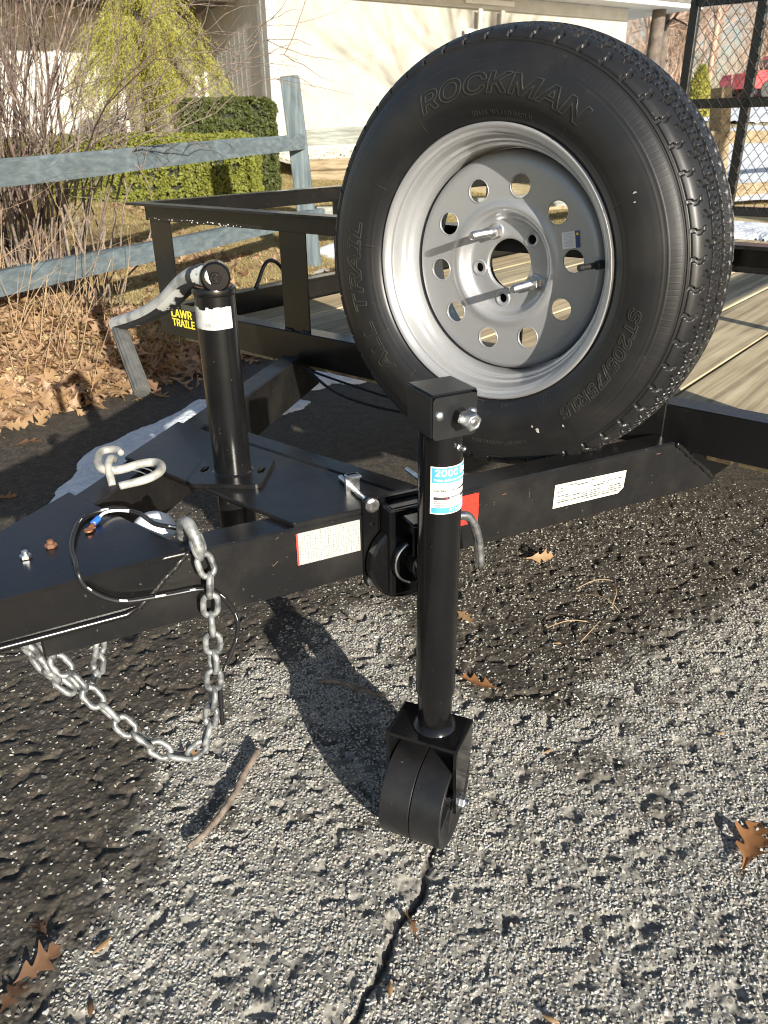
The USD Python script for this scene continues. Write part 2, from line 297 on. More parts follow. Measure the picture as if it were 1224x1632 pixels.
# ================================================================ ground
TO = np.array([-.681, .565, 0.0]); TA = math.radians(50.3)
AD = np.array([math.cos(TA), math.sin(TA), 0]); BD = np.array([-math.sin(TA), math.cos(TA), 0])
def lb(x, y): return (x - TO[0]) * AD[0] + (y - TO[1]) * AD[1], (x - TO[0]) * BD[0] + (y - TO[1]) * BD[1]
def sstep(a, b, x): t = np.clip((x - a) / (b - a), 0, 1); return t * t * (3 - 2 * t)
def terrain(x, y):
    x = np.asarray(x, float); y = np.asarray(y, float)
    l, b = lb(x, y)
    wob = .16 * (fbm(np.stack([x * 1.3, y * 1.3, 0 * x], -1), 3, 5) - .5)
    s = np.maximum(b - 1.98 + wob, (l - 7.6) * .8)
    h = -.09 + .13 * sstep(-.12, .45, s)
    hb = .125 * np.maximum(0, b - 3.4); hb = hb - np.maximum(0, hb - .75) * .85
    hl = .08 * np.maximum(0, l - 7.6); hl = np.minimum(hl, 2.5)
    h = h + np.where(s > 0, np.maximum(hb * sstep(13, 9, x), hl), 0)
    md = .30 * np.exp(-(((x + 1.86) / .42) ** 2 + ((y - 3.62) / .55) ** 2)) + .10 * np.exp(-(((x + 1.2) / .5) ** 2 + ((y - 4.0) / .5) ** 2))
    h = h + md * (b > 1.7) + .035 * (fbm(np.stack([x * 2.2, y * 2.2, 0 * x], -1), 3, 9) - .5) * (s > 0)
    return h
def axis(pieces):
    out = [np.array([pieces[0][0]])]
    for a, b, st in pieces: out.append(np.linspace(a, b, max(2, int(round((b - a) / st)) + 1))[1:])
    return np.concatenate(out)
def grid_mesh(X, Y, Z, keep=None):
    ny, nx = X.shape; i, j = np.meshgrid(np.arange(ny - 1), np.arange(nx - 1), indexing='ij')
    a = i * nx + j; F = np.stack([a, a + 1, a + nx + 1, a, a + nx + 1, a + nx], -1).reshape(-1, 3)
    V = np.stack([X, Y, Z], -1).reshape(-1, 3)
    if keep is not None:
        F = F[keep.reshape(-1)[F].all(1)]
        u, inv = np.unique(F, return_inverse=True); return V[u], inv.reshape(-1, 3), u
    return V, F, None
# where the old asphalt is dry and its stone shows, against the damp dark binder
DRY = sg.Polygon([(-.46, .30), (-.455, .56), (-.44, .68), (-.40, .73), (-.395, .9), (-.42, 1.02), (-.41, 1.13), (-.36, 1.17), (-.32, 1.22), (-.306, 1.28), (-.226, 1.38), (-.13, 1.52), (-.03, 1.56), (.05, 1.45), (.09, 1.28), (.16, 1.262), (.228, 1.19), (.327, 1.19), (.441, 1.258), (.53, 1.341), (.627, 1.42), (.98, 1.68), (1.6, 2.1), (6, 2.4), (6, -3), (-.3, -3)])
CRACK = np.array([(.09, .90), (.07, .848), (.057, .792), (.030, .735), (-.002, .675), (-.026, .632), (-.055, .57), (-.09, .48)])
CRACK2 = np.array([(-.40, 1.06), (-.34, .98), (-.30, .93), (-.30, .80), (-.36, .70)])
HAIR = np.array([(-.12, 1.13), (-.145, 1.06), (-.155, 1.00), (-.165, .95), (-.16, .90)])
def seg_dist(x, y, L):
    d = np.full(np.shape(x), 9.)
    for (x0, y0), (x1, y1) in zip(L[:-1], L[1:]):
        dx, dy = x1 - x0, y1 - y0; t = np.clip(((x - x0) * dx + (y - y0) * dy) / (dx * dx + dy * dy), 0, 1)
        d = np.minimum(d, np.hypot(x - x0 - t * dx, y - y0 - t * dy))
    return d
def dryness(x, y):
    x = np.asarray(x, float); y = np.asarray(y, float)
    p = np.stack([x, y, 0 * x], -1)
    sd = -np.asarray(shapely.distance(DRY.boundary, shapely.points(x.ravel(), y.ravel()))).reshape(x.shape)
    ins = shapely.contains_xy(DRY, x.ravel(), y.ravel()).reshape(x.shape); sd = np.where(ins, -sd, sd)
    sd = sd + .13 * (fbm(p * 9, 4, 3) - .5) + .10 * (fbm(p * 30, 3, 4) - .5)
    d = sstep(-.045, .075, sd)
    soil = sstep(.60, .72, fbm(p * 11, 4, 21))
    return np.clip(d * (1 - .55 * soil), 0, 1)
def rough_z(x, y):
    p = np.stack([x, y, 0 * np.asarray(x)], -1)
    z = .0035 * (fbm(p * 22, 3, 1) - .5) + .0026 * (noise(p * 95, 2) - .5) - .005 * sstep(.70, .86, noise(p * 62, 7)) 
    z = z * sstep(-1.02, -.74, x) * sstep(1.30, 1.10, x) * sstep(2.5, 1.8, y) * sstep(.05, .40, y)
    w = .0012 + .016 * np.clip(fbm(p * 14, 2, 8) - .28, 0, 1) ; wig = .035 * (fbm(p * 20, 4, 6) - .5)
    c = np.clip(1 - seg_dist(x + wig, y + wig * .4, CRACK) / w, 0, 1); h = np.clip(1 - seg_dist(x + wig * 1.4, y, HAIR) / (.4 * w), 0, 1)
    h = np.maximum(h, .6 * np.clip(1 - seg_dist(x + wig * 1.6, y + wig, CRACK2) / (.4 * w), 0, 1))
    return z - .012 * np.minimum(1, c * 1.5) * (.4 + .8 * noise(p * 70, 31)) - .006 * h, np.maximum(c, .7 * h)
ax_ = axis([(-6, -2, .4), (-2, -.78, .03), (-.78, 1.12, .0048), (1.12, 2, .03), (2, 14, .5)])
ay_ = axis([(-6, .0, .4), (.0, .38, .02), (.38, 1.85, .0048), (1.85, 2.6, .012), (2.6, 5, .05), (5, 14, .4)])
X, Y = np.meshgrid(ax_, ay_); RZ, CK = rough_z(X, Y)
ll, bb = lb(X, Y)
V, F, sel = grid_mesh(X, Y, RZ, keep=(bb < 2.15) & (ll < 8.2))
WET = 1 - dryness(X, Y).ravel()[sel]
ASPH = M('old_asphalt', {'tc': ('texture_coordinate', {}), 'w': ('attribute', {'attribute': 'wet'}), 'ck': ('attribute', {'attribute': 'crack'}),
    'v': ('voronoi_texture', {'scale': 125, 'randomness': 1.}), 'sep': ('separate_color', {}), 'st': ('rgb_ramp', {'ramp': [(0, (.05, .045, .04)), (.45, (.13, .115, .095)), (.7, (.23, .205, .17)), (1, (.36, .33, .28))]}),
    'ed': ('rgb_ramp', {'ramp': [(0, (1, 1, 1)), (.30, (1, 1, 1)), (.48, (0, 0, 0)), (1, (0, 0, 0))]}),
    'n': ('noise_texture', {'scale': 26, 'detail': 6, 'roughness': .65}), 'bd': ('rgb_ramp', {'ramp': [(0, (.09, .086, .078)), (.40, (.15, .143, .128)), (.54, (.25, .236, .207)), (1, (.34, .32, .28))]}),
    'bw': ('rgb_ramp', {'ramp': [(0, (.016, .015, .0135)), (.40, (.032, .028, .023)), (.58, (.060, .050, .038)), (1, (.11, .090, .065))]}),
    'sw': ('mix', {'mix_type': 'multiply', 'fac': 1., 'color2': (.58, .53, .47)}), 'd1': ('mix', {}), 'd2': ('mix', {}), 'spw': ('math', {'math_type': 'multiply', 'value2': .55}), 'mm': ('mix', {}), 'cr': ('mix', {'color2': (.020, .017, .014)}),
    'rg': ('map_range', {'from_min': 0., 'from_max': 1., 'to_min': .90, 'to_max': .74}), 'hs': ('math', {'math_type': 'multiply_add', 'value2': -1., 'value3': 1.}), 'ha': ('math', {'math_type': 'add'}),
    'b': ('bump', {'strength': .4, 'distance': .003}), 'p': ('principled_bsdf', {'specular_ior_level': .4})},
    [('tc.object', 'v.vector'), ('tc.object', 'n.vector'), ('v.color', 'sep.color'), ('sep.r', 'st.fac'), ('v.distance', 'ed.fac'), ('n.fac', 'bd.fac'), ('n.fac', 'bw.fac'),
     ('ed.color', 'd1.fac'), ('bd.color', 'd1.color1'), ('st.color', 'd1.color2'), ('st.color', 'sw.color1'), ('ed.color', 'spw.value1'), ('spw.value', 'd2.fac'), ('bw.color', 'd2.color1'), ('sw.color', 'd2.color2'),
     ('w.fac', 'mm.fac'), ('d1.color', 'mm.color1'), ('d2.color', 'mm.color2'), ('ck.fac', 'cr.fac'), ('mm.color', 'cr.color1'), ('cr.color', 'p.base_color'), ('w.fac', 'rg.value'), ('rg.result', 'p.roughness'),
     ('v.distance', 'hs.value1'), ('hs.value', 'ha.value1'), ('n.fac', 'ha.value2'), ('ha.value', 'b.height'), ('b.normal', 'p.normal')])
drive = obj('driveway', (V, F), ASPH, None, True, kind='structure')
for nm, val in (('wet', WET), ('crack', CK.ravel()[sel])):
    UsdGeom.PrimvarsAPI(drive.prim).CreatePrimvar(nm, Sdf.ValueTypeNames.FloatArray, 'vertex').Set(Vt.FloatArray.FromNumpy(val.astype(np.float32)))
# lawn and rising ground
gx = axis([(-60, -8, 2.5), (-8, -3, .25), (-3, 2.5, .06), (2.5, 12, .3), (12, 90, 3)]); gy = axis([(-8, 2, 1.), (2, 7.5, .06), (7.5, 16, .3), (16, 140, 4)])
X, Y = np.meshgrid(gx, gy); V, F, _ = grid_mesh(X, Y, terrain(X, Y))
obj('lawn', (V, F), SOIL, None, True, kind='structure')

# stones of the worn asphalt surface
rng = np.random.default_rng(11)
pitch = .0050
sx_, sy_ = np.meshgrid(np.arange(-1.0, 1.55, pitch), np.arange(.15, 2.3, pitch)); sxf, syf = sx_.ravel(), sy_.ravel()
sxf = sxf + rng.uniform(-.5, .5, len(sxf)) * pitch; syf = syf + rng.uniform(-.5, .5, len(syf)) * pitch
edge_ = np.maximum(np.abs(sxf - .05) - .58 * (syf * .95 + .30), .50 - syf); inv = rng.uniform(size=len(sxf)) < sstep(.34, .0, edge_) ** 1.5
dr = dryness(sxf, syf); zz, ck = rough_z(sxf, syf)
pits = noise(np.stack([sxf * 62, syf * 62, 0 * sxf], -1), 7); patch = fbm(np.stack([sxf * 16, syf * 16, 0 * sxf], -1), 3, 33)
damp = np.clip(.55 * sstep(-.25, .10, sxf) + .10, .10, .6); prob = (.085 + .42 * damp * (sxf > -.3) + dr * (.915 - .42 * damp * (sxf > -.3))) * sstep(.88, .70, pits) * np.where(ck > .05, .06, 1) * (.62 + .6 * sstep(.38, .56, patch)) * sstep(2.3, 1.8, syf)
k = inv & (rng.uniform(size=len(sxf)) < prob)
sxf, syf, zz, dr = sxf[k], syf[k], zz[k], dr[k]
STM = [two_tone('stone_tan', (.29, .272, .232), (.40, .378, .332), 9, (.7, .9)), two_tone('stone_grey', (.265, .262, .25), (.39, .384, .367), 9, (.6, .9)), two_tone('stone_brown', (.22, .20, .165), (.33, .305, .26), 9, (.6, .9)), two_tone('stone_dark', (.055, .052, .05), (.11, .10, .09), 9, (.5, .8)), two_tone('stone_pale', (.38, .365, .33), (.50, .48, .44), 9, (.5, .8))]
pi = UsdGeom.PointInstancer.Define(stage, '/World/asphalt_stones'); tag(pi.GetPrim(), 'small pale stones worn out of the old asphalt surface', 'stones', None, 'stuff')
targets = []
for a in range(10):
    pv_ = rng.normal(size=(13, 3)); pv_ /= np.linalg.norm(pv_, axis=1, keepdims=True); pv_ *= rng.uniform(.8, 1.15, (13, 1)); s = trimesh.convex.convex_hull(pv_ * np.array([1.15, .95, .60]))
    m = usdkit.mesh(stage, f'/World/asphalt_stones/stone_{a + 1:03d}', s, STM[a % 5], False); targets.append(m.GetPath())
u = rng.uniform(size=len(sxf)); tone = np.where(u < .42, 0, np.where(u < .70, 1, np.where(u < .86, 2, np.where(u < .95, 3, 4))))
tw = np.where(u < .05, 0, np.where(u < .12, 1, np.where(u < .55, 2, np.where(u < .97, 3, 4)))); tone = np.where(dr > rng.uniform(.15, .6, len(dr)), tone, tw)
pi.CreatePrototypesRel().SetTargets(targets)
pi.CreateProtoIndicesAttr(Vt.IntArray.FromNumpy((tone + 5 * rng.integers(0, 2, len(sxf))).astype(np.int32)))
sc = rng.uniform(.0020, .0037, len(sxf)) * (1 + .6 * (rng.uniform(size=len(sxf)) < .05))
pi.CreatePositionsAttr(Vt.Vec3fArray.FromNumpy(np.column_stack([sxf, syf, zz - sc * .10]).astype(np.float32)))
pi.CreateScalesAttr(Vt.Vec3fArray.FromNumpy(np.column_stack([sc, sc, sc]).astype(np.float32)))
ang = rng.uniform(0, 2 * PI, len(sxf)); tl = rng.normal(0, .18, (len(sxf), 2))
q = np.column_stack([np.cos(ang / 2), tl[:, 0], tl[:, 1], np.sin(ang / 2)]); q /= np.linalg.norm(q, axis=1, keepdims=True)
pi.CreateOrientationsAttr(Vt.QuathArray([Gf.Quath(float(a), float(b), float(c), float(d)) for a, b, c, d in q]))

# ================================================================ trailer
tr = thing('utility_trailer', 'black steel utility trailer with wooden plank deck, angle top rail and A-frame tongue', 'trailer', TO, TA)
S24, C24 = math.sin(math.radians(24.3)), math.cos(math.radians(24.3))
def railT(side, inset=0.0):     # frame on the outer face of a tongue rail: x along, y up, z outward
    return frame((.507 + inset * S24 * -1 * 0, 0, 0), (C24, -side * S24 * -1, 0), (0, 0, 1), (0, 0, 0))
def cprism(pts, w, b):          # chamfered convex prism: polygon in xy, z from -w to 0
    P = np.asarray(pts, float); pol = sg.Polygon(P); inn = np.array(pol.buffer(-b, join_style=2).exterior.coords)[:-1]
    V = [np.column_stack([inn, np.full(len(inn), 0.)]), np.column_stack([P, np.full(len(P), -b)]), np.column_stack([P, np.full(len(P), -w + b)]), np.column_stack([inn, np.full(len(inn), -w)])]
    return trimesh.convex.convex_hull(np.vstack(V))
RN = frame((.507, -.139, 0), (C24, -S24, 0), (0, 0, 1), (-S24, -C24, 0))     # near rail: x along, y up, z outward
def flipy(t): v = t.vertices * [1, -1, 1]; return trimesh.Trimesh(v, t.faces[:, ::-1], process=False)
def onrail(t): t = t.copy(); t.apply_transform(RN); return t
rail = onrail(cprism([(-.194, .419), (.952, .419), (.945, .432), (.843, .516), (.835, .521), (-.194, .521)], .05, .003))
obj('tongue_rail', rail, BLACKD, tr, 25); obj('tongue_rail', flipy(rail), BLACKD, tr, 25)
ge = onrail(cprism([(.80, .43), (.950, .4205), (1.115, .487), (1.115, .4965), (.80, .4965)], .008, .001)); ge.vertices += np.array([S24, C24, 0]) * .014
obj('rail_gusset', ge, BLACK, tr); obj('rail_gusset', flipy(ge), BLACK, tr)
# coupler: folded plate over the nose of the rails
def skirt(): return onrail(cprism([(-.40, .4505), (-.083, .4575), (-.073, .4625), (-.004, .5195), (-.004, .5222), (-.40, .5222)], .006, .0010))
sk = skirt(); sk.vertices += np.array([-S24, -C24, 0]) * .0065
lip = onrail(tube([(-.40, .4515, .007), (-.09, .4585, .007), (-.076, .463, .0055)], [.006, .006, .003], 10)); fold = onrail(tube([(-.40, .5219, .0004), (-.004, .5219, .0004)], .0064, 20))
topp = extr(sg.Polygon([(.503, -.141), (.503, .141), (.15, -.02 + .04), (.05, .045), (-.05, .045), (-.05, -.045), (.05, -.045), (.15, -.02)]), .006, frame((0, 0, .5222), (1, 0, 0), (0, 1, 0), (0, 0, 1)))
nose = cat(cbox((.2, .09, .075), (.05, 0, .487), .012), revolve([(0, .44), (.045, .44), (.05, .46), (.045, .515), (0, .527)], 32))
cp = obj('coupler', cat(sk, flipy(sk), lip, flipy(lip), fold, flipy(fold), topp, nose), BLACK, tr, 35)
for l_, b_ in ((.397, .002), (.362, .0)):
    obj('nut', cat(hexnut((l_, b_, .528), (0, 0, 1), .0075, .006), cyl((l_, b_, .533), (l_, b_, .539), .004, 12, .001)), RUST if l_ > .38 else ZINC, cp)
# plates on the tongue
w0, w1 = .139 + .452 * .13, .139 + .452 * .293
obj('jack_plate', cprism([(.637, -w0), (.80, -w1), (.80, w1), (.637, w0)], .007, .0015).apply_transform(frame((0, 0, .5285), (1, 0, 0), (0, 1, 0), (0, 0, 1))), BLACKD, tr)
obj('cross_brace', cbox((.04, .60, .075), (.86, 0, .47), .003), BLACKD, tr)
brk = obj('gusset_plate', cat(cbox((.006, .11, .10), (1.294, -.395, .545), .001), cbox((.10, .006, .06), (1.25, -.352, .55), .001)), BLACKD, tr)
# cross beam of the bed, deck, rails
obj('front_beam', cat(cbox((.008, 2.03, .076), (1.304, 0, .535), .0015), cbox((.05, 2.03, .007), (1.326, 0, .5705), .0015), cbox((.05, 2.03, .007), (1.326, 0, .5005 - .0), .0015)), BLACK, tr)
edges = [-.998, -.954] + [-.954 + .197 * k for k in range(1, 10)] + [.998]
for a, b in zip(edges[:-1], edges[1:]):
    if b - a < .06: continue
    pl = cbox((3.60, b - a - .007, .038), (3.165, (a + b) / 2, .4835 + rng.uniform(-.0012, .0012)), .003)
    obj('deck_plank', pl, DECKS[rng.integers(0, 3)], tr)
obj('deck_plank', cbox((3.60, .037, .038), (3.165, -.976, .483), .003), DECKS[1], tr)
for s in (1, -1):
    obj('side_beam', cat(cbox((3.68, .008, .076), (3.16, s * 1.011, .535), .0015), cbox((3.68, .04, .006), (3.16, s * .992, .5715 - .0005), .001)), BLACK, tr)
    obj('side_top_rail', cat(cbox((3.70, .006, .040), (3.15, s * 1.012, .8205), .001), cbox((3.70, .042, .006), (3.15, s * 1.030, .8425), .001)), BLACK, tr)
    for l_ in (2.05, 3.0, 4.0, 4.95): obj('side_post', cat(cbox((.045, .006, .235), (l_, s * 1.003, .688), .001), cbox((.006, .04, .235), (l_ + .019, s * .982, .688), .001)), BLACK, tr)
    obj('tie_loop', tube(smoothpath([(1.66, s * 1.006, .572), (1.68, s * 1.006, .60), (1.72, s * 1.006, .645), (1.74, s * 1.006, .645), (1.79, s * 1.006, .60), (1.81, s * 1.006, .572)], 24), .006, 8), BLACK, tr)
obj('front_top_rail', cat(cbox((.006, 2.03, .038), (1.303, 0, .8210), .001), cbox((.044, 2.09, .006), (1.284, 0, .8430), .001)), BLACKD, tr)
for b_ in (.969, .467, -.969):
    sg_ = 1 if b_ > 0 else -1
    obj('front_post', cat(cbox((.006, .085, .235), (1.311, b_, .6885), .001), cbox((.042, .006, .235), (1.333, b_ + sg_ * .040, .6885), .001)), BLACK, tr)
obj('rear_beam', cbox((.05, 2.03, .076), (4.99, 0, .46), .002), BLACK, tr)
tg = obj('tailgate', cat([cbox((.04, .05, 1.10), (5.03, b_, 1.10), .003) for b_ in (.99, .63, -.63, -.99)] + [cbox((.04, 1.98, .05), (5.03, 0, z_), .003) for z_ in (1.637, 1.137, .575)]), BLACK, tr)
st = []
dw, dh = .056, .037
for i_ in range(29):
    z0 = .59 + i_ * dh; n_ = int(1.95 / (dw / 2)); ph = 1 if i_ % 2 else -1
    P = np.array([(5.008 + .002 * (j_ % 2), -.975 + j_ * dw / 2, z0 + ph * (dh / 2 - .002) * (1 if j_ % 2 else -1)) for j_ in range(n_ + 1)])
    st.append(tube(P, .0028, 4))
obj('mesh_panel', cat(st), MESHM, tg)
# deck weather: patches of snow lie at its rear
def weld(p, q, r=.0042, n=26, seed=1):
    rw = np.random.default_rng(seed); u = np.linspace(0, 1, n)[:, None]; P = np.asarray(p) * (1 - u) + np.asarray(q) * u + rw.normal(0, .0006, (n, 3)); return tube(P, r * (.85 + .35 * np.abs(np.sin(np.arange(n) * 1.57))), 8)
def railpt(s, z, o): return (np.array([s, z, o, 1.]) @ RN.T)[:3]
for p, q in ((railpt(-.002, .524, .004), railpt(-.074, .461, .004)), (railpt(-.10, .4555, .003), railpt(-.40, .4495, .003)), (railpt(.838, .519, .0), railpt(.944, .434, .0)), (np.array([1.299, -.36, .50]), np.array([1.299, -.44, .50]))):
    obj('weld_bead', weld(p, q, seed=int(abs(p[0] * 1000))), BLACKD, tr, True)
for b_ in (.969, .467):
    for q_ in (-.04, .04): obj('weld_bead', weld((1.3065, b_ + q_, .5755), (1.3065, b_ + q_ * .4, .5755), .0035, 10, 5), BLACKD, tr, True)
chips = []
for k in range(26):
    b0 = rng.uniform(.62, 1.0); z0 = .8035 + abs(rng.normal(0, .0035)); r_ = rng.uniform(.0008, .0026)
    chips.append(extr(sg.Polygon([(-b0 + r_ * rng.uniform(.5, 1.4) * math.cos(q), z0 + r_ * rng.uniform(.5, 1.) * math.sin(q)) for q in np.linspace(0, 6.28, 7, endpoint=False)]), .0004, frame((1.2998, 0, 0), (0, -1, 0), (0, 0, 1), (-1, 0, 0))))
tag(obj('chipped_paint', cat(chips), TRIMW, tr), kind='stuff')
scr = []
for k in range(30):
    s0, z0 = rng.uniform(-.15, .82), rng.uniform(.43, .515); L_, a_ = rng.uniform(.002, .012), rng.normal(0, .8); p0 = np.array([s0, z0]); p1 = p0 + L_ * np.array([math.cos(a_), math.sin(a_)])
    if .14 < s0 < .46 or .56 < s0 < .75: continue
    scr.append(onrail(extr(sg.LineString([p0, p1]).buffer(rng.uniform(.0003, .0007)), .0003, frame((0, 0, .0001), (1, 0, 0), (0, 1, 0), (0, 0, 1)))))
tag(obj('scratches', cat(scr[:9]), RUST, tr), kind='stuff')
# lettering and stickers
FB = frame((1.2995, 0, 0), (0, -1, 0), (0, 0, 1), (-1, 0, 0))
sgn = obj('yellow_decal', flat_text(affinity.translate(text_poly('LAWR', .021, True, 0, 1.12), -.958, .552), .0006, FB), YELLOW, tr)
sgn2 = obj('yellow_decal', flat_text(affinity.translate(text_poly('TRAILE', .020, True, 0, 1.02), -.956, .527), .0006, FB), YELLOW, tr)
def rail_panel(s0, z0, s1, z1, off=.0004): return onrail(extr(rrect(s0, z0, s1, z1, .001), .0008, frame((0, 0, off), (1, 0, 0), (0, 1, 0), (0, 0, 1))))
obj('silver_reflector', rail_panel(.146, .463, .2395, .5125), REFW, tr); obj('red_reflector', rail_panel(.345, .4625, .4385, .5118), REFR, tr)
obj('red_reflector_edge', rail_panel(.1435, .463, .1462, .5125, .0008), REDINK, tr)
dp = obj('data_plate', onrail(extr(sg.Polygon([(.582, .452), (.718, .4505), (.729, .459), (.731, .4905), (.583, .4935)]), .0008, frame((0, 0, .0004), (1, 0, 0), (0, 1, 0), (0, 0, 1)))), PLATEP, tr)
lines = []
for row, z_ in enumerate((.4875, .4845, .4790, .4755, .4715, .4680, .4640, .4605, .4565)):
    s_ = .587 + .006 * rng.uniform()
    while s_ < .722:
        w_ = rng.uniform(.004, .022)
        if rng.uniform() < (.75 if row in (5, 6, 7) else .42): lines.append(onrail(extr(sg.box(s_, z_, min(s_ + w_, .724), z_ + rng.uniform(.0009, .0016)), .0003, frame((0, 0, .0012), (1, 0, 0), (0, 1, 0), (0, 0, 1)))))
        s_ += w_ + rng.uniform(.002, .008)
tag(obj('plate_print', cat(lines), INK, dp), kind='stuff')
RF = frame((.507, .139 - .05, 0), (C24, S24, 0), (0, 0, 1), (S24, -C24, 0))   # inner face of the far rail
t110 = flat_text(affinity.translate(text_poly('110', .021, False, .1, .9), .505, .483), .0006, frame((0, 0, .0006), (1, 0, 0), (0, 1, 0), (0, 0, 1))); t110.apply_transform(RF)
obj('white_marking', t110, WHITEINK, tr)
# wiring hooks and cables at the tongue root
obj('wiring', cat(tube(smoothpath([(1.27, .40, .50), (1.25, .30, .47), (1.30, .10, .44), (1.31, -.1, .45), (1.30, -.3, .46)], 30), .0035, 6), tube(smoothpath([(1.27, .42, .50), (1.28, .25, .48), (1.32, .05, .45), (1.32, -.3, .455)], 30), .003, 6)), WIREB, tr)

# ================================================================ spare wheel (x right, y away from the face, z up)
WC = np.array([.22172532, 1.34630168, .80305152]); WYAW = .66533984
sw = thing('spare_wheel', 'large spare trailer tyre on a silver steel rim, standing upright behind the tongue', 'spare wheel', WC, -WYAW)
def tyre():
    # half profile points (radius, offset towards the face)
    prof = [(.196, .062), (.2045, .068), (.2110, .0765), (.217, .0855), (.228, .0932), (.245, .1003), (.262, .1023), (.278, .1005), (.292, .0965), (.304, .0912), (.312, .0865), (.3200, .0822), (.3275, .0775), (.3325, .070), (.3370, .058), (.3402, .044), (.3425, .028), (.3440, .012), (.3445, 0)]
    P = np.array(prof); P = np.vstack([P, P[-2::-1] * [1, -1]])
    d = np.r_[0, np.cumsum(np.hypot(*np.diff(P, axis=0).T))]
    from scipy.interpolate import PchipInterpolator
    fr, fo = PchipInterpolator(d, P[:, 0]), PchipInterpolator(d, P[:, 1])
    mid = d[-1] / 2; L = d[-1]
    s = np.concatenate([np.linspace(0, .105, 46)[:-1], np.linspace(.105, .235, 96)[:-1], np.linspace(.235, L - .11, 40)[:-1], np.linspace(L - .11, L, 16)])
    r, o = fr(s), fo(s)
    N = 1620; th = np.arange(N) / N * 2 * PI
    TH, R = np.meshgrid(th, r, indexing='ij'); O = np.broadcast_to(o, TH.shape); Sg = np.broadcast_to(s, TH.shape)
    w = mid - Sg                                       # arc distance from the crown, + towards the face
    npit = 54; a = TH / (2 * PI) * npit; arc = TH * .335
    pitch = 2 * PI * .335 / npit
    def trap(x, half, soft): return np.clip((half + soft - np.abs(x)) / soft, 0, 1)
    def frac(x): return (x + .5) % 1 - .5
    zig = (np.abs(frac(a * 2)) - .25) * 4               # -1..1 zigzag
    dep = np.zeros_like(TH)
    dep = np.maximum(dep, .0070 * trap(w - .0515, .0011, .0008))
    dep = np.maximum(dep, .0080 * trap(w - .0185 - .0014 * np.tanh(2 * np.sin(2 * PI * a * 2)), .0034, .0016))
    dep = np.maximum(dep, .0080 * trap(w + .0185 - .0014 * np.tanh(2 * np.sin(2 * PI * a * 2 + 1)), .0034, .0016))
    dep = np.maximum(dep, .0070 * trap(w + .0515, .0011, .0008))
    zz_ = .0020 * np.tanh(2.2 * np.sin((np.abs(w) - .06) * 2 * PI / .021))
    for s_ in (1, -1):
        ww = s_ * w
        nA = trap(frac(a) * pitch - zz_, .0024, .0010) * sstep(.0625, .0650, ww) * sstep(.0905, .0885, ww); dep = np.maximum(dep, .0028 * nA)
        nB = trap(frac(a + .5) * pitch - zz_, .0034, .0012) * sstep(.037, .0385, ww) * sstep(.069, .067, ww); dep = np.maximum(dep, .0042 * nB)
        ln = trap(ww - .0895, .0007, .0006); dep = np.maximum(dep, .0016 * ln)
        lt = trap(ww - .0952, .0007, .0006); dep = np.maximum(dep, .0014 * lt)
        hook_ = trap(frac(a - .13) * pitch, .0008, .0006) * sstep(.073, .074, ww) * sstep(.089, .088, ww)
        dep = np.maximum(dep, .0010 * hook_ * 0)
        sip = trap(frac(a * 4) * pitch / 4 - .0016 * np.tanh(2.5 * np.sin((ww - .02) * 2 * PI / .016)), .0007, .0009) * sstep(.0245, .026, ww) * sstep(.050, .0485, ww); dep = np.maximum(dep, .0030 * sip)
    sipc = trap(frac(a * 3) * pitch / 3 - .0016 * np.sign(np.sin(w * 2 * PI / .014)), .0003, .0008) * sstep(.0135, .012, np.abs(w)); dep = np.maximum(dep, .0022 * sipc)
    # fine ribs on the side wall
    sd = np.zeros_like(TH)
    for rr, hgt in ((.2945, .0009), (.2885, .0004), (.2290, .0005), (.2180, .0005), (.2385, .0005), (.2135, .0008)): sd += hgt * np.clip(1 - np.abs(R - rr) / .0011, 0, 1) * (O > 0)
    band = (O > 0.03) & (R > .2955) & (R < .3105); sd += band * .00035 * (np.sin(TH * 700) > 0) * 0.6
    for tk in (1.02, 2.09, 2.62, .46, -.35, -1.05, -1.72, 3.05, -2.6, -2.2): sd += .0007 * np.clip(1 - np.abs(((TH - tk + PI) % (2 * PI)) - PI) * .25 / .0011, 0, 1) * (O > 0) * (R > .226) * (R < .243)
    nr = np.gradient(r, s); no = np.gradient(o, s)      # tangent
    nx, ny_ = -no, nr                                    # outward normal (radius, offset)
    flip = np.sign(nx[len(nx) // 2]); nx, ny_ = nx * flip, ny_ * flip; ln_ = np.hypot(nx, ny_); nx, ny_ = nx / ln_, ny_ / ln_
    dd = sd - dep
    R2, O2 = R + dd * nx, O + dd * ny_
    V = np.stack([R2 * np.cos(TH), -O2, R2 * np.sin(TH)], -1).reshape(-1, 3)
    K = len(s); i, j = np.meshgrid(np.arange(N), np.arange(K - 1), indexing='ij'); i2 = (i + 1) % N
    A, B, C, D = i * K + j, i2 * K + j, i2 * K + j + 1, i * K + j + 1
    F = np.concatenate([np.stack([A, B, C], -1).reshape(-1, 3), np.stack([A, C, D], -1).reshape(-1, 3)])
    t = trimesh.Trimesh(V, F, process=False)
    i0 = np.argmax((V @ [0, 0, 1.])); 
    if t.volume < 0: t = trimesh.Trimesh(V, F[:, ::-1], process=False)
    return t, fr, fo, d
tyre_mesh, TFR, TFO, TD = tyre()
tyre_o = obj('tyre', tyre_mesh, RUBBER, sw, 40)
_so = np.linspace(0, TD[-1] / 2, 400); _ro = TFR(_so); _oo = TFO(_so)
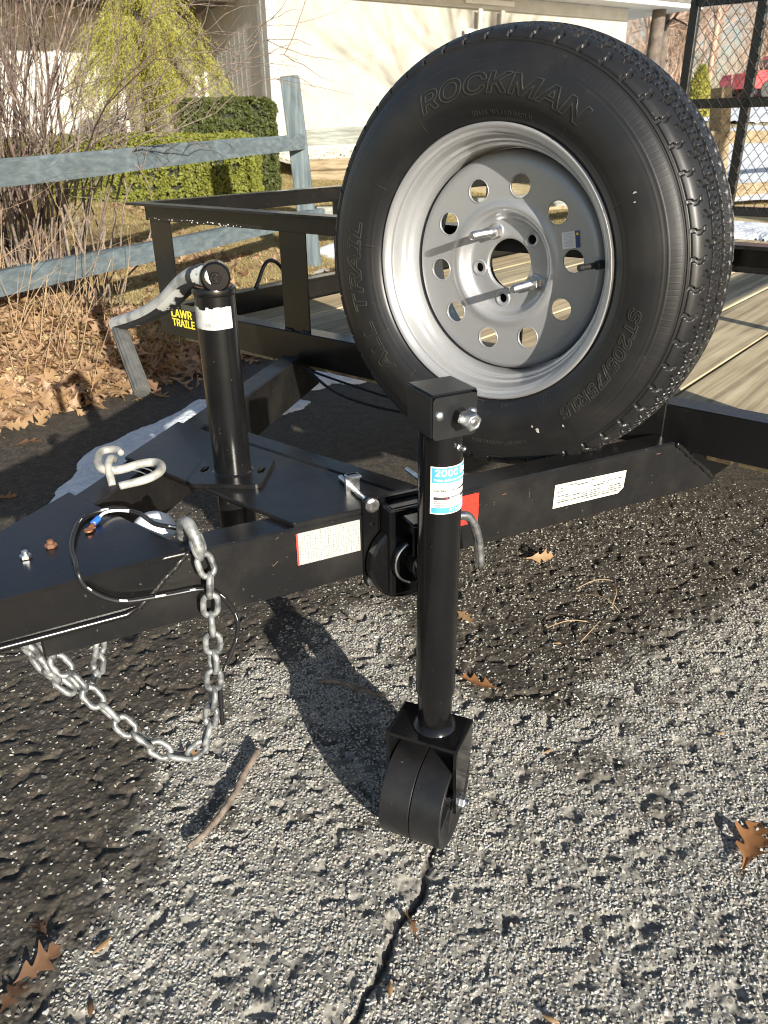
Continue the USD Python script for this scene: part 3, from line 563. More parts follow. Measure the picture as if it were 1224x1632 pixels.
def sidewall(g, r0, th0, h=.0009, outline=None, flip=False, both=False):
    """letters bent round the side wall: baseline on radius r0, text centre at angle th0"""
    x0, _, x1, _ = g.bounds; g = affinity.translate(g, -(x0 + x1) / 2, 0)
    shapes = [(g, h * .45), (g.buffer(outline / 2).difference(g.buffer(-outline / 2)), h)] if outline and both else [(g.buffer(outline / 2).difference(g.buffer(-outline / 2)) if outline else g, h)]
    out = []
    for g2, hh in shapes:
        for p in polys(g2.segmentize(.004)):
            t = trimesh.creation.extrude_polygon(p, hh + .0022, engine='earcut'); v = t.vertices.copy()
            a = th0 + (v[:, 0] / (r0 + .012) if flip else -v[:, 0] / (r0 + .012)); R = r0 - v[:, 1] if flip else r0 + v[:, 1]
            off = np.interp(R, _ro, _oo) + v[:, 2] - .0022
            W = np.column_stack([R * np.cos(a), -off, R * np.sin(a)])
            out.append(trimesh.Trimesh(W, t.faces, process=False))
    return cat(out)
D2 = math.radians
obj('raised_lettering', sidewall(text_poly('ROCKMAN', .0255, True, .28, 1.62), .2505, D2(85.5), .0013, .0013), RUBBERL, tyre_o)
obj('raised_lettering', sidewall(text_poly('ALL TRAIL', .0270, True, .25, 1.48), .2500, D2(196.5), .0011, .0015), RUBBERL, tyre_o)
obj('raised_lettering', sidewall(text_poly('ST205/75R15', .0175, True, .20, 1.30), .2520, D2(-29.5), .0011, .0014), RUBBERL, tyre_o)
obj('raised_lettering', sidewall(text_poly('STEEL BELTED RADIAL', .0058, False, 0, 1.25), .2225, D2(85), .0008), RUBBERL, tyre_o)
obj('raised_lettering', sidewall(text_poly('FOR TRAILER USE ONLY', .0062, False, 0, 1.15), .2880, D2(-80), .0007, flip=True), RUBBERL, tyre_o)
for _g in (sidewall(text_poly('LOAD RANGE', .0048, False, 0, 1.2), .2330, D2(-52), .0007, flip=True), sidewall(text_poly('TUBELESS', .0048, False, 0, 1.2), .2260, D2(-53), .0007, flip=True), sidewall(text_poly('DOT', .006, False, 0, 1.2), .2250, D2(-76), .0007, flip=True), sidewall(sg.box(-.021, 0, .021, .026).difference(sg.box(-.020, .001, .020, .025)), .2165, D2(-93), .0006), sidewall(text_poly('WARNING', .004, False, 0, 1.3), .2355, D2(-93), .0006, flip=True)): obj('raised_lettering', _g, RUBBERL, tyre_o)
rgm = np.random.default_rng(3)
def blob(x, y, r, n=9): return sg.Polygon([(x + r * rgm.uniform(.4, 1.1) * math.cos(q) * .6, y + r * rgm.uniform(.4, 1.1) * math.sin(q)) for q in np.linspace(0, 6.28, n, endpoint=False)]).buffer(0)
CHIP = two_tone('white_scuff', (.22, .21, .19), (.38, .37, .34), 80, (.6, .8))
for th_, r_, k_ in ((27.5, .266, .0032), (25.0, .262, .0022), (-63.5, .2700, .006), (-65.0, .262, .0025), (-54.0, .279, .003)):
    obj('paint_scuff', sidewall(blob(0, 0, k_), r_, D2(th_), .0006), CHIP, tyre_o)
# rim: barrel and disc
barrel = [(.2128, .0795), (.2126, .0838), (.2100, .0860), (.2060, .0856), (.2025, .0822), (.2005, .0780), (.1985, .0762), (.1960, .0756), (.1942, .0725), (.1930, .0650), (.1918, .0565), (.1898, .0530), (.1878, .0520), (.1865, .0495), (.1856, .0440), (.1840, .0415), (.1815, .0405), (.1795, .0370), (.1782, .0310), (.1772, .026), (.1765, .012), (.1760, -.02), (.1770, -.040), (.1900, -.055), (.1905, -.072), (.2060, -.080), (.2080, -.079)]
rb = np.array(barrel); inner = np.column_stack([rb[::-1, 0] + .0032, rb[::-1, 1] - .0006]); inner = inner[(inner[:, 1] < .078)]
rim = obj('rim', revolve(np.vstack([rb, inner]), 256, 'y', True), SILVER, sw, 40)
def discmesh():
    top = [(.0400, .0100), (.0415, .0120), (.0440, .0124), (.0600, .0118), (.0700, .0122), (.0745, .0140), (.0785, .0200), (.0820, .0270), (.0860, .0315), (.0910, .0330), (.0960, .0322), (.1010, .0304), (.1080, .0300), (.1250, .0302), (.1440, .0302), (.1560, .0298), (.1640, .0280), (.1690, .0245), (.1725, .0190), (.1750, .0110), (.1757, .000)]
    T = np.array(top)
    from scipy.interpolate import PchipInterpolator
    d = np.r_[0, np.cumsum(np.hypot(*np.diff(T, axis=0).T))]; ss = np.linspace(0, d[-1], 70)
    T = np.column_stack([PchipInterpolator(d, T[:, 0])(ss), PchipInterpolator(d, T[:, 1])(ss)])
    B = T[::-1] + np.array([0, -.0042]); B[:12, 0] -= .0040
    B[0] = (.1717, .0); 
    t = revolve(np.vstack([T, B]), 240, 'z', True)
    if t.volume < 0: t.invert()
    m = tri2man(t)
    def drill(r, a, rad, seg=40):
        return m3.Manifold.cylinder(.08, rad, rad, seg).translate((r * math.cos(a), r * math.sin(a), -.02))
    cuts = [drill(.1245, D2(7.5 + 36 * k), .0180) for k in range(10)] + [drill(.0572, D2(46 + 72 * k), .0075, 24) for k in range(5)]
    for c in cuts: m = m - c
    t = man2tri(m); v = t.vertices; t = trimesh.Trimesh(np.column_stack([v[:, 0], -v[:, 2], v[:, 1]]), t.faces, process=False)
    return t
dm = discmesh()
disc = obj('wheel_disc', dm, SILVER, sw, 32)
for k in range(5):
    a = D2(46 + 72 * k); cc = np.array([.0572 * math.cos(a), 0, .0572 * math.sin(a)])
    rr = revolve([(.0075, .0118), (.0088, .0122), (.0105, .0133), (.0125, .0135), (.0142, .0120), (.0148, .010)], 28, 'y'); rr.vertices += cc; obj('bolt_seat', rr, SILVER, disc, True)
for k in range(10):                     # pressed lip round each opening
    a = D2(7.5 + 36 * k); cc = np.array([.1245 * math.cos(a), 0, .1245 * math.sin(a)])
    t_ = np.linspace(0, 2 * PI, 40, endpoint=False); obj('opening_lip', tube(np.column_stack([cc[0] + .0182 * np.cos(t_), np.full(40, -.0300), cc[2] + .0182 * np.sin(t_)]), .0009, 6, closed=True), SILVER, disc, True)
for k in (1, 4):
    a = D2(46 + 72 * k); c0 = np.array([.0572 * math.cos(a), 0, .0572 * math.sin(a)])
    b_ = obj('stud_bolt', cat(cyl(c0 + [0, .03, 0], c0 + [0, -.090, 0], .0058, 20, .0012), *[tube(np.column_stack([c0[0] + .0058 * np.cos(tt := np.linspace(0, 2 * PI, 16, endpoint=False)), np.full(16, -.034 - .0025 * q_), c0[2] + .0058 * np.sin(tt)]), .0007, 4, closed=True) for q_ in range(22)]), ZINC, sw, 35)
    obj('hex_nut', cat(hexnut(c0 + [0, -.0125, 0], (0, -1, 0), .0112, .0135, rot=.4 * k), cyl(c0 + [0, -.0118, 0], c0 + [0, -.0145, 0], .0125, 24)), ZINC, b_)
va = D2(5.7); vb = np.array([.178 * math.cos(va), -.046, .178 * math.sin(va)]); vt = np.array([.1625 * math.cos(va), -.079, .1625 * math.sin(va)])
vd = (vt - vb) / np.linalg.norm(vt - vb)
obj('valve', cat(cyl(vb - .008 * vd, vb + .012 * vd, .0068, 16, .002), cyl(vb, vt, .0046, 16, .001), cyl(vt, vt + vd * .008, .0050, 16, .001)), VALVE, sw, 35)
def discsticker(poly, h0, h1, off=.0304):
    t = extr(poly, h1 - h0); v = t.vertices; return trimesh.Trimesh(np.column_stack([v[:, 0], -(off + h0 + v[:, 2]), v[:, 1]]), t.faces, process=False)
def stk(x0, y0, x1, y1):
    g = sg.box(x0, y0, x1, y1); g = affinity.translate(affinity.rotate(g, 10, origin=(0, 0)), .1165, .0475); return g
lab = obj('rim_label', discsticker(stk(-.015, -.0125, .015, .0125), 0, .0006), PAPER, disc)
obj('label_band', discsticker(stk(.0075, -.0125, .015, .0125), .0006, .0009), NAVY, lab)
obj('label_triangle', discsticker(affinity.translate(affinity.rotate(sg.Polygon([(.0085, .006), (.0140, .006), (.0112, .0110)]), 10, origin=(0, 0)), .1165, .0475), .0009, .0012), YELLOW, lab)
obj('label_print', cat([discsticker(stk(-.0125 + .0012 * (k % 2), .0095 - .0021 * k, .0050 - .002 * (k % 3), .0102 - .0021 * k), .0006, .0008) for k in range(10)]), LBLUE, lab)
brk_ = thing('wheel_carrier', 'black steel bracket bolted to the tongue that carries the spare wheel', 'bracket', (WC[0], WC[1], .45), -WYAW)
obj('carrier_plate', extr(sg.Point(0, .3531).buffer(.078, 32).difference(sg.Point(0, .3531).buffer(.046, 32)), .006, frame((0, .012, 0), (1, 0, 0), (0, 0, 1), (0, -1, 0))), BLACK, brk_)
obj('carrier_arm', cbox((.034, .008, .27), (0, .018, .155), .001), BLACK, brk_)
obj('carrier_foot', cbox((.12, .10, .008), (0, .03, .025), .001), BLACK, brk_)

# ================================================================ caster jack (x along the near rail, y away, z up)
JX, JY = .07256991, .90653288; JA = math.radians(26.0)
jk = thing('wheeled_jack', 'glossy new black trailer jack with twin caster wheel and a blue white label', 'trailer jack', (JX, JY, 0), JA)
obj('outer_tube', cat(cyl((0, 0, .262), (0, 0, .669), .0287, 64, .001), ), GLOSS, jk, 35)
obj('inner_tube', cyl((0, 0, .192), (0, 0, .40), .0255, 64, .001), GLOSS, jk, 35)
obj('weld_collar', cat(revolve([(.0255, .206), (.0285, .2035), (.0325, .1985), (.0335, .1955), (.0255, .194)], 64)), GLOSS, jk, True)
# gear head: folded cover with a front plate
head = obj('gear_head', cat(cbox((.0605, .060, .056), (0, 0, .6965), .0055),), SATIN, jk, 50)
obj('front_cover', cat(extr(rrect(-.0305, .6690, .0305, .7225, .006), .0022, frame((0, -.0303, 0), (1, 0, 0), (0, 0, 1), (0, -1, 0)))), SATIN, jk, 30)
obj('cover_flange', cat(cbox((.0615, .061, .0022), (0, 0, .7249), .001), cbox((.002, .0605, .052), (-.0310, 0, .6975), .0009), cbox((.002, .0605, .052), (.0310, 0, .6975), .0009)), SATIN, jk)
for x_, z_ in ((-.0215, .6995), (.0245, .6975)):
    t = trimesh.creation.icosphere(subdivisions=3, radius=.0062); t.vertices *= [1, .62, 1]; t.vertices += [x_, -.0322, z_]
    obj('dome_screw', t, ZINC, jk, True)
obj('drive_shaft', cat(hexnut((.006, -.030, .697), (0, -1, 0), .0098, .015, rot=.2)), SATIN, jk)
hx = obj('drive_nut', cat(hexnut((.006, -.045, .697), (0, -1, 0), .0118, .020, rot=.2, b=.002)), ZINC, jk)
obj('nut_bore', cat(revolve([(.0062, .0652), (.0072, .0660), (.0080, .0652)], 24, 'y').apply_translation((.006, 0, .697)), cyl((.006, -.064, .697), (.006, -.0655, .697), .0040, 16)), ZINC, hx, True)
ga = math.radians(-62.0 - 10); gd = np.array([math.cos(ga), math.sin(ga), 0])
gp = np.array([0, 0, .6535]) + gd * .0285
obj('grease_nipple', cat(hexnut(gp - gd * .001, gd, .0050, .005), cyl(gp + gd * .003, gp + gd * .010, .0027, 12, .0008), trimesh.creation.icosphere(subdivisions=2, radius=.0032).apply_translation(gp + gd * .0095)), ZINC, jk, 40)
# label wrapped round the tube: x -> angle
LA0 = math.radians(-90 - 26 - 2.5 - 26)      # left edge
def wrap(poly, h0, h1, R=.0287):
    out = []
    for p in polys(poly.segmentize(.0025)):
        t = trimesh.creation.extrude_polygon(p, h1 - h0, engine='earcut')
        if p.area > 2e-4:
            pass
        v = t.vertices; a = LA0 + 0 + v[:, 0] / R; rr = R + h0 + v[:, 2]
        out.append(trimesh.Trimesh(np.column_stack([rr * np.cos(a), rr * np.sin(a), v[:, 1] - .0055]), t.faces, process=False))
    return cat(out)
def wrap_rect(x0, z0, x1, z1, h0, h1, R=.0287, n=28):
    xs = np.linspace(x0, x1, n); V = []; 
    for x in xs:
        a = LA0 + x / R
        for rr, z in ((R + h0, z0), (R + h1, z0), (R + h1, z1), (R + h0, z1)): V.append((rr * math.cos(a), rr * math.sin(a), z - .0055))
    F = []
    for i in range(n - 1):
        for j in range(4):
            A, B, C, D = i * 4 + j, (i + 1) * 4 + j, (i + 1) * 4 + (j + 1) % 4, i * 4 + (j + 1) % 4; F += [[A, B, C], [A, C, D]]
    F += [[0, 1, 2], [0, 2, 3], [(n - 1) * 4, (n - 1) * 4 + 2, (n - 1) * 4 + 1], [(n - 1) * 4, (n - 1) * 4 + 3, (n - 1) * 4 + 2]]
    t = trimesh.Trimesh(np.array(V), np.array(F), process=False)
    if t.volume < 0: t.invert()
    return t
LW = .064
jl = obj('jack_label', wrap_rect(0, .5705, LW, .6355, .0002, .0006), PAPER, jk, 30)
for z0_, z1_ in ((.6135, .6340), (.5720, .5795)): obj('label_blue', wrap_rect(.002, z0_, LW - .002, z1_, .0006, .0009), BLUE, jl, 30)
tx = lambda s, h, x, z, b=False, w=1.0: affinity.translate(text_poly(s, h, b, 0, w), x, z)
obj('label_text', cat(wrap(tx('2000 lbs', .0088, .0050, .6232, True, 1.0), .0009, .0012), wrap(tx('Trailer Jack with Dual Wheels', .0028, .0042, .6165, True, .98), .0009, .0012), wrap(tx('ATHARY', .0040, .0240, .5738, True, 1.2), .0009, .0012)), PAPER, jl)
obj('label_text', wrap(tx('20-24V', .0042, .0050, .6070, True), .0006, .0009), LBLUE, jl)
obj('label_symbol', wrap(sg.Point(.0335, .609).buffer(.0026, 8).difference(sg.box(.0325, .6085, .0345, .6095)), .0006, .0009), LBLUE, jl)
obj('label_text', cat(wrap(tx('Cordless Drill Compatible', .0030, .0048, .6020, True), .0006, .0009), wrap_rect(.0045, .5905, LW - .006, .5945, .0006, .0009), *[wrap_rect(.005, .5880 - .0026 * k, .005 + (.048, .050, .044, .016)[k], .5888 - .0026 * k, .0006, .0008) for k in range(4)]), INK, jl, 30)
obj('label_text', wrap(tx('WARNING', .0026, .0245, .5912, True), .0009, .0012), PAPER, jl)
obj('label_text', wrap(sg.Polygon([(.0200, .5908), (.0232, .5908), (.0216, .5941)]), .0009, .0012), REDINK, jl)
# mounting bracket on the rail (rail face at y = .106)
YF = .106
def plate(poly, y0, t): return extr(poly, t, frame((0, y0, 0), (1, 0, 0), (0, 0, 1), (0, -1, 0)))
XB = .243 - .307
strip = rrect(-.0650, .4005, -.0375, .5460, .0125, 8).difference(sg.Point(-.0512, .503).buffer(.0042, 10)).difference(sg.Point(-.0512, .436).buffer(.003, 10))
br = obj('mount_plate', cat(plate(strip, YF - .0005, .006), plate(rrect(-.042, .3985, .044, .541, .004), YF - .0005, .006), plate(rrect(.040, .4005, .0675, .5460, .0125, 8), YF - .0005, .006)), GLOSS, jk, 30)
obj('mount_channel', cat(cbox((.0075, .030, .140), (-.0345, YF - .020, .4640), .003), cbox((.0075, .030, .140), (.0445, YF - .020, .4640), .003), cbox((.086, .006, .138), (.005, YF - .034, .4640), .002), cbox((.078, .026, .007), (.005, YF - .020, .5305), .003)), GLOSS, jk, 40)
obj('swivel_disc', cat(cyl((-.002, YF - .008, .4420), (-.002, YF - .0285, .4420), .0625, 64, .004), cyl((-.002, YF - .0365, .452), (-.002, YF - .0480, .452), .036, 48, .002)), GLOSS, jk, 35)
obj('pivot_tab', cat(cbox((.026, .034, .005), (-.010, YF - .060, .5245), .002), cbox((.026, .0045, .048), (-.010, YF - .0755, .5005), .002), cbox((.030, .045, .008), (.030, YF - .052, .512), .002), cyl((0, YF - .05, .452), (0, .02, .452), .020, 32)), GLOSS, jk, 40)
t_ = np.linspace(D2(115), D2(250), 20)
obj('pivot_ring', tube(np.column_stack([-.002 + .034 * np.cos(t_), np.full(20, YF - .0495), .452 + .034 * np.sin(t_)]), .0017, 8), ZINC, jk, True)
obj('pivot_hole', cyl((-.0085, YF - .0776, .4890), (-.0085, YF - .0787, .4890), .0048, 20), ZINC, jk)
for z_ in (.5200, .4168):
    zz2 = .5335 if z_ > .47 else .4128
    b_ = obj('clamp_bolt', cat(cyl((-.0512, YF - .008, zz2), (-.0512, YF + .105, zz2), .0042, 16, .001)), ZINC, jk, 40)
    obj('bolt_head', cat(hexnut((-.0512, YF - .0085, zz2), (0, -1, 0), .0092, .0062, rot=.3), cyl((-.0512, YF - .0062, zz2), (-.0512, YF - .0088, zz2), .0105, 24)), ZINC, b_)
obj('clamp_strap', cat(plate(rrect(-.0625, .395, -.0405, .556, .003).difference(sg.Point(-.0515, .409).buffer(.0045, 10)), YF + .062, .005), cbox((.022, .016, .004), (-.0515, YF + .056, .554), .001)), ZINC, jk)
for z_ in (.5335, .4130):
    obj('clamp_bolt', cat(cyl((-XB - .0115, YF - .008, z_), (-XB - .0115, YF + .085, z_), .0042, 16, .001), hexnut((-XB - .0115, YF - .0085, z_), (0, -1, 0), .0092, .0062)), ZINC, jk)
# pull pin with its bent handle
PF = lambda px, py, y: None
obj('pull_pin', tube(smoothpath([(.010, .052, .511), (.045, .051, .5125), (.062, .050, .5130), (.073, .050, .5105), (.0845, .050, .4985), (.0930, .050, .4795), (.0985, .050, .4540), (.1025, .050, .4210)], 30), [.0070] * 29 + [.0062], 14), ZINC, jk, 50)
obj('pin_sleeve', cat(cyl((.010, .0515, .5115), (.058, .0502, .5130), .0100, 24, .0015)), GLOSS, jk, 40)
# fork and twin wheel
FA = math.radians(-24.0 - 26.0)
FR = rotz(FA); e1_, e2_ = FR[:, 0], -FR[:, 1]
def fk(t): v = t.vertices @ FR.T; return trimesh.Trimesh(v + e2_ * .006, t.faces, process=False)
pl_ = extr(rrect(-.0610, -.0375, .0505, .0375, .004), .006); pl_.vertices += [0, 0, .1900]
# side cheeks, cut as an L towards the axle
def cheek(x):
    g = unary_union([sg.box(-.0375, .150, .0375, .196), sg.Polygon([(-.0375, .155), (-.030, .062), (-.016, .058), (.0, .062), (.0375, .150)])]); g = g.buffer(-.006).buffer(.006)
    t = extr(g, .005, frame((x, 0, 0), (0, 1, 0), (0, 0, 1), (1, 0, 0))); return t
obj('fork', fk(cat(pl_, cheek(-.0610), cheek(.0455), *[tube([(x, -.0370, .1925), (x, .0370, .1925)], .0042, 10) for x in (-.0583, .0478)])), GLOSS, jk, 40)
AX = np.array([0, -.013, .0765])
def cw(x0, x1):
    R = .0755; pr = [(.030, x0 + .010), (.060, x0 + .006), (.066, x0 + .0005), (.0730, x0), (R - .0006, x0 + .0004), (R, x0 + .0016), (R, x1 - .0016), (R - .0006, x1 - .0004), (.0730, x1), (.066, x1 - .0005), (.060, x1 - .006), (.030, x1 - .010)]
    pr2 = [(r, h) for r, h in pr] + [(.014, x1 - .010), (.014, x0 + .010)]
    t = revolve(pr2, 96, 'z', True); v = t.vertices; t = trimesh.Trimesh(np.column_stack([v[:, 2], v[:, 0], v[:, 1]]), t.faces, process=False); t.vertices += AX
    ribs = []
    for k in range(6):
        a = k * PI / 3 + .3; d = np.array([0, math.cos(a), math.sin(a)]); n = np.array([0, -math.sin(a), math.cos(a)])
        for xx in (x0 + .007, x1 - .007): ribs.append(cbox((.008, .048, .005), AX + [xx, 0, 0] + d * .040, .001, np.column_stack([[1, 0, 0], d, n])))
    hub = [cyl(AX + [x0 + .001, 0, 0], AX + [x1 - .001, 0, 0], .014, 24, .001)]
    return fk(cat(t, *ribs, *hub))
for a_, b_ in ((-.0535, -.0056), (-.0045, .0430)): obj('caster_wheel', cw(a_, b_), PLASTIC, jk, 40)
axp = lambda x: (FR @ (AX + [x, 0, 0])) + e2_ * .006
ax_b = obj('axle', cyl(axp(-.066), axp(.066), .0058, 16, .001), ZINC, jk, 40)
obj('axle_nut', cat(hexnut(axp(.0512), e1_, .0105, .009, b=.0015), cyl(axp(.0505), axp(.0525), .0118, 24)), ZINC, ax_b)
obj('axle_nut', cat(hexnut(axp(-.070), e1_, .0105, .009, b=.0015)), ZINC, ax_b)

# ================================================================ crank jack (top wind) on the plate
CJ = TO + AD * .70
cj = thing('crank_jack', 'worn black top crank trailer jack with scuffed white band standing on the tongue plate', 'trailer jack', (CJ[0], CJ[1], .525), TA)
obj('tube', cat(cyl((0, 0, -.105), (0, 0, .279), .0284, 64, .001), revolve([(.0283, .0035), (.0375, .0035), (.036, .0065), (.031, .011), (.0283, .0125)], 48, closed=True)), BLACK, cj, 35)
sl = lambda x, y: rrect(x - .012, y - .0055, x + .012, y + .0055, .005)
obj('base_plate', extr(affinity.rotate(rrect(-.056, -.056, .056, .056, .012).difference(unary_union([sl(-.0, .0445), sl(0, -.0445)])), 35, origin=(0, 0)), .0065, frame((0, 0, .0038), (1, 0, 0), (0, 1, 0), (0, 0, 1))), BLACKD, cj)
obj('top_cap', cat(revolve([(0, .289), (.026, .289), (.0300, .2875), (.0312, .284), (.0308, .2795), (.0285, .277)], 48)), BLACK, cj, 35)
obj('cap_rust', cyl((0, 0, .2893), (0, 0, .2903), .0265, 40), RUST, cj)
tw_ = math.radians(-90 - 50.3 + 2)          # towards the viewer in this frame
def wraprect(a0, a1, z0f, z1f, R, n=40):
    V, F = [], []
    for i in range(n):
        u = i / (n - 1); a = a0 + (a1 - a0) * u
        for rr, z in ((R + .0001, z0f(u)), (R + .0005, z0f(u)), (R + .0005, z1f(u)), (R + .0001, z1f(u))): V.append((rr * math.cos(a), rr * math.sin(a), z))
    for i in range(n - 1):
        for j in range(4): A, B, C, D = i * 4 + j, i * 4 + 4 + j, i * 4 + 4 + (j + 1) % 4, i * 4 + (j + 1) % 4; F += [[A, B, C], [A, C, D]]
    t = trimesh.Trimesh(np.array(V), np.array(F), process=False)
    if t.volume < 0: t.invert()
    return t
obj('scuffed_band', wraprect(tw_ - 1.35, tw_ + .98, lambda u: .2330 + .0004 * math.sin(u * 9), lambda u: .2635 - .0035 * (abs(u - .33) < .10) - .0016 * (abs(u - .55) < .05) + .0004 * math.sin(u * 30), .0284, 120), SCUFFTAPE, cj, 40)
# handle: pivot on top, arm sloping down to the left, grip hanging back
IV = lambda P: np.array([(np.asarray(P) - np.array([CJ[0], CJ[1], .525])) @ AD, (np.asarray(P) - np.array([CJ[0], CJ[1], .525])) @ BD, P[2] - .525])
pv = IV(at(343, 440, 1.088)); e0 = IV(at(187, 517, 1.279)); g1 = None
best = min((abs((IV(at(228, 626, yy)) - e0) @ (e0 - pv)), yy) for yy in np.linspace(.95, 1.4, 46)); g1 = IV(at(227, 624, 1.165))
up_ = np.array([0, 0, 1.])
armp = smoothpath([pv + (pv - e0) * .02, pv * .93 + e0 * .07 + up_ * .006, pv * .78 + e0 * .22 + up_ * .010, pv * .60 + e0 * .40 - up_ * .0, pv * .35 + e0 * .65 - up_ * .006, e0 + up_ * .001], 40)
arm_t = tube(armp, np.interp(np.linspace(0, 1, 40), [0, .1, .3, .6, 1], [.0195, .0215, .0190, .0165, .0150]), 20, flat=.80)
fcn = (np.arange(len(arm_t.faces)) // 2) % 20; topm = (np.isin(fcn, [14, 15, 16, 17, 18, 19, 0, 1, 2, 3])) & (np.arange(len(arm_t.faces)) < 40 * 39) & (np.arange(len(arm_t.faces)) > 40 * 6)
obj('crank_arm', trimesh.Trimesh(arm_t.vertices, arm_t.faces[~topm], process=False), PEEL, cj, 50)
obj('worn_arm_top', trimesh.Trimesh(arm_t.vertices, arm_t.faces[topm], process=False), PALE_ARM, cj, 50)  # upper faces of the arm get a paler grey than the rest
nd = np.array([0, 0, 0.]) + IV(CAM); nd[2] = 0; nd /= np.linalg.norm(nd)
obj('pivot_head', cat(cyl(pv - nd * .016, pv + nd * .0135, .0205, 32, .003), cyl(np.array([0, 0, .285]), np.array([0, 0, .309]), .016, 24)), BLACK, cj, 35)
obj('pivot_nut', cat(hexnut(pv + nd * .0135, nd, .0085, .005, b=.001), cyl(pv + nd * .018, pv + nd * .0215, .0042, 12, .001)), BLACK, cj, 35)
gd_ = (g1 - e0) / np.linalg.norm(g1 - e0); Lg = np.linalg.norm(g1 - e0)
grp = []
gx_ = np.cross(gd_, [0, 0, 1.]); gx_ /= np.linalg.norm(gx_); gy_ = np.cross(gd_, gx_)
tt_ = np.linspace(0, 2 * PI, 96, endpoint=False); rr_ = .0128 - .0011 * np.clip(np.sin(tt_ * 12) * 2, -.2, 1)
ring = rr_[:, None] * (np.cos(tt_)[:, None] * gx_ + np.sin(tt_)[:, None] * gy_)
Vg = []; prog = [(.012, .6), (.013, .95), (.018, 1), (Lg * .5, 1.02), (Lg - .003, 1.07), (Lg, 1.0), (Lg + .001, .6)]
for s_, k_ in prog: Vg.append(e0 + gd_ * s_ + ring * k_)
Vg = np.vstack(Vg + [np.array([e0 + gd_ * .012]), np.array([e0 + gd_ * (Lg + .001)])]); Fg = []
for i in range(len(prog) - 1):
    for j in range(96): A, B, C, D = i * 96 + j, i * 96 + (j + 1) % 96, (i + 1) * 96 + (j + 1) % 96, (i + 1) * 96 + j; Fg += [[A, C, B], [A, D, C]]
n0, n1 = len(prog) * 96, len(prog) * 96 + 1
for j in range(96): Fg += [[n0, j, (j + 1) % 96], [n1, (len(prog) - 1) * 96 + (j + 1) % 96, (len(prog) - 1) * 96 + j]]
grip_t = trimesh.Trimesh(Vg, np.array(Fg), process=False)
if grip_t.volume < 0: grip_t.invert()
obj('crank_grip', grip_t, GRIP, cj, 30)
obj('grip_pin', cyl(e0 + gd_ * -.004, e0 + gd_ * .014, .0058, 16, .001), RUST, cj)

# ================================================================ safety chains, hook, cable, cap (in trailer axes)
def linkmesh(c, d, n_, L=.0400, W=.0272, r=.0042):
    """chain link: centre c, long axis d, flat normal n_"""
    d = d / np.linalg.norm(d); n_ = n_ - (n_ @ d) * d; n_ /= np.linalg.norm(n_); s = np.cross(n_, d); a = W / 2 - r; h = L / 2 - W / 2
    t = np.linspace(-PI / 2, PI / 2, 9)
    P = [c + d * (h + a * np.cos(q)) + s * a * np.sin(q) for q in t] + [c - d * (h + a * np.cos(q)) - s * a * np.sin(q) for q in t]
    return tube(P, r, 10, closed=True, upv=n_)
def chain(name, label, path, th_parent=None, first=0, jit=.25, seed=1):
    rg = np.random.default_rng(seed); P = smoothpath(path, 400); d = np.r_[0, np.cumsum(np.linalg.norm(np.diff(P, axis=0), axis=1))]
    step = .0400 - 2 * .0042 - .0012; n = int(d[-1] / step); c = th_parent
    for k in range(n):
        s0, s1 = k * step, (k + 1) * step; a = np.array([np.interp(s0, d, P[:, q]) for q in range(3)]); b = np.array([np.interp(s1, d, P[:, q]) for q in range(3)])
        dirn = b - a; base = np.cross(dirn, [0.3, 1, 0.2]); base /= np.linalg.norm(base); oth = np.cross(dirn, base); oth /= np.linalg.norm(oth)
        an = (k % 2) * PI / 2 + first + rg.normal(0, jit); obj('chain_link', linkmesh((a + b) / 2, dirn, base * math.cos(an) + oth * math.sin(an)), GALV, c, True)
ch = thing('safety_chain', 'galvanised safety chain hanging in a loop over the near tongue rail', 'chain', TO, TA)
path_near = [(.505, -.156, .553), (.509, -.160, .525), (.513, -.166, .500), (.511, -.164, .459), (.509, -.162, .411), (.507, -.159, .360), (.503, -.157, .315), (.494, -.152, .262), (.480, -.146, .222), (.462, -.137, .206), (.440, -.122, .218), (.412, -.094, .256), (.391, -.064, .300), (.376, -.037, .340), (.364, -.016, .372), (.354, -.002, .400), (.350, .002, .430)]
chain('n', '', path_near, ch, .4, .22, 3)
obj('end_hook', tube(smoothpath([(.512, -.120, .533), (.508, -.130, .556), (.505, -.145, .566), (.503, -.158, .556), (.5035, -.165, .536), (.506, -.160, .520)], 30), np.interp(np.linspace(0, 1, 30), [0, .3, .8, 1], [.0062, .0085, .0075, .0055]), 14), GALV, ch, True)
ch2 = thing('safety_chain', 'shorter galvanised safety chain hanging straight down from the far side under the coupler', 'chain', TO, TA)
chain('f', '', [(.43, -.012, .432), (.432, -.010, .400), (.430, -.006, .360), (.424, .004, .318), (.41, .008, .285), (.39, .004, .29)], ch2, 1.2, .2, 8)
ch3 = thing('safety_chain', 'bunched up links of galvanised chain tangled beside the loop under the coupler', 'chain', TO, TA)
chain('b', '', [(.338, .022, .430), (.342, .012, .398), (.352, .022, .368), (.358, .010, .345), (.368, .020, .326), (.378, .004, .310), (.388, .000, .290)], ch3, .2, .5, 21)
hk = thing('chain_hook', 'thick white galvanised S-hook with wire latch lying on the far tongue rail', 'hook', TO, TA)
hp = [(.606, .160, .560), (.609, .188, .560), (.594, .200, .558), (.573, .183, .556), (.557, .156, .553), (.556, .135, .550), (.570, .124, .548), (.594, .120, .547), (.622, .115, .547), (.636, .101, .547), (.632, .078, .547), (.612, .058, .547), (.585, .052, .546), (.556, .060, .545), (.540, .070, .543)]
hp = (np.array(hp) - [.59, .13, .53]) * [.86, .86, .9] + [.590, .124, .53]
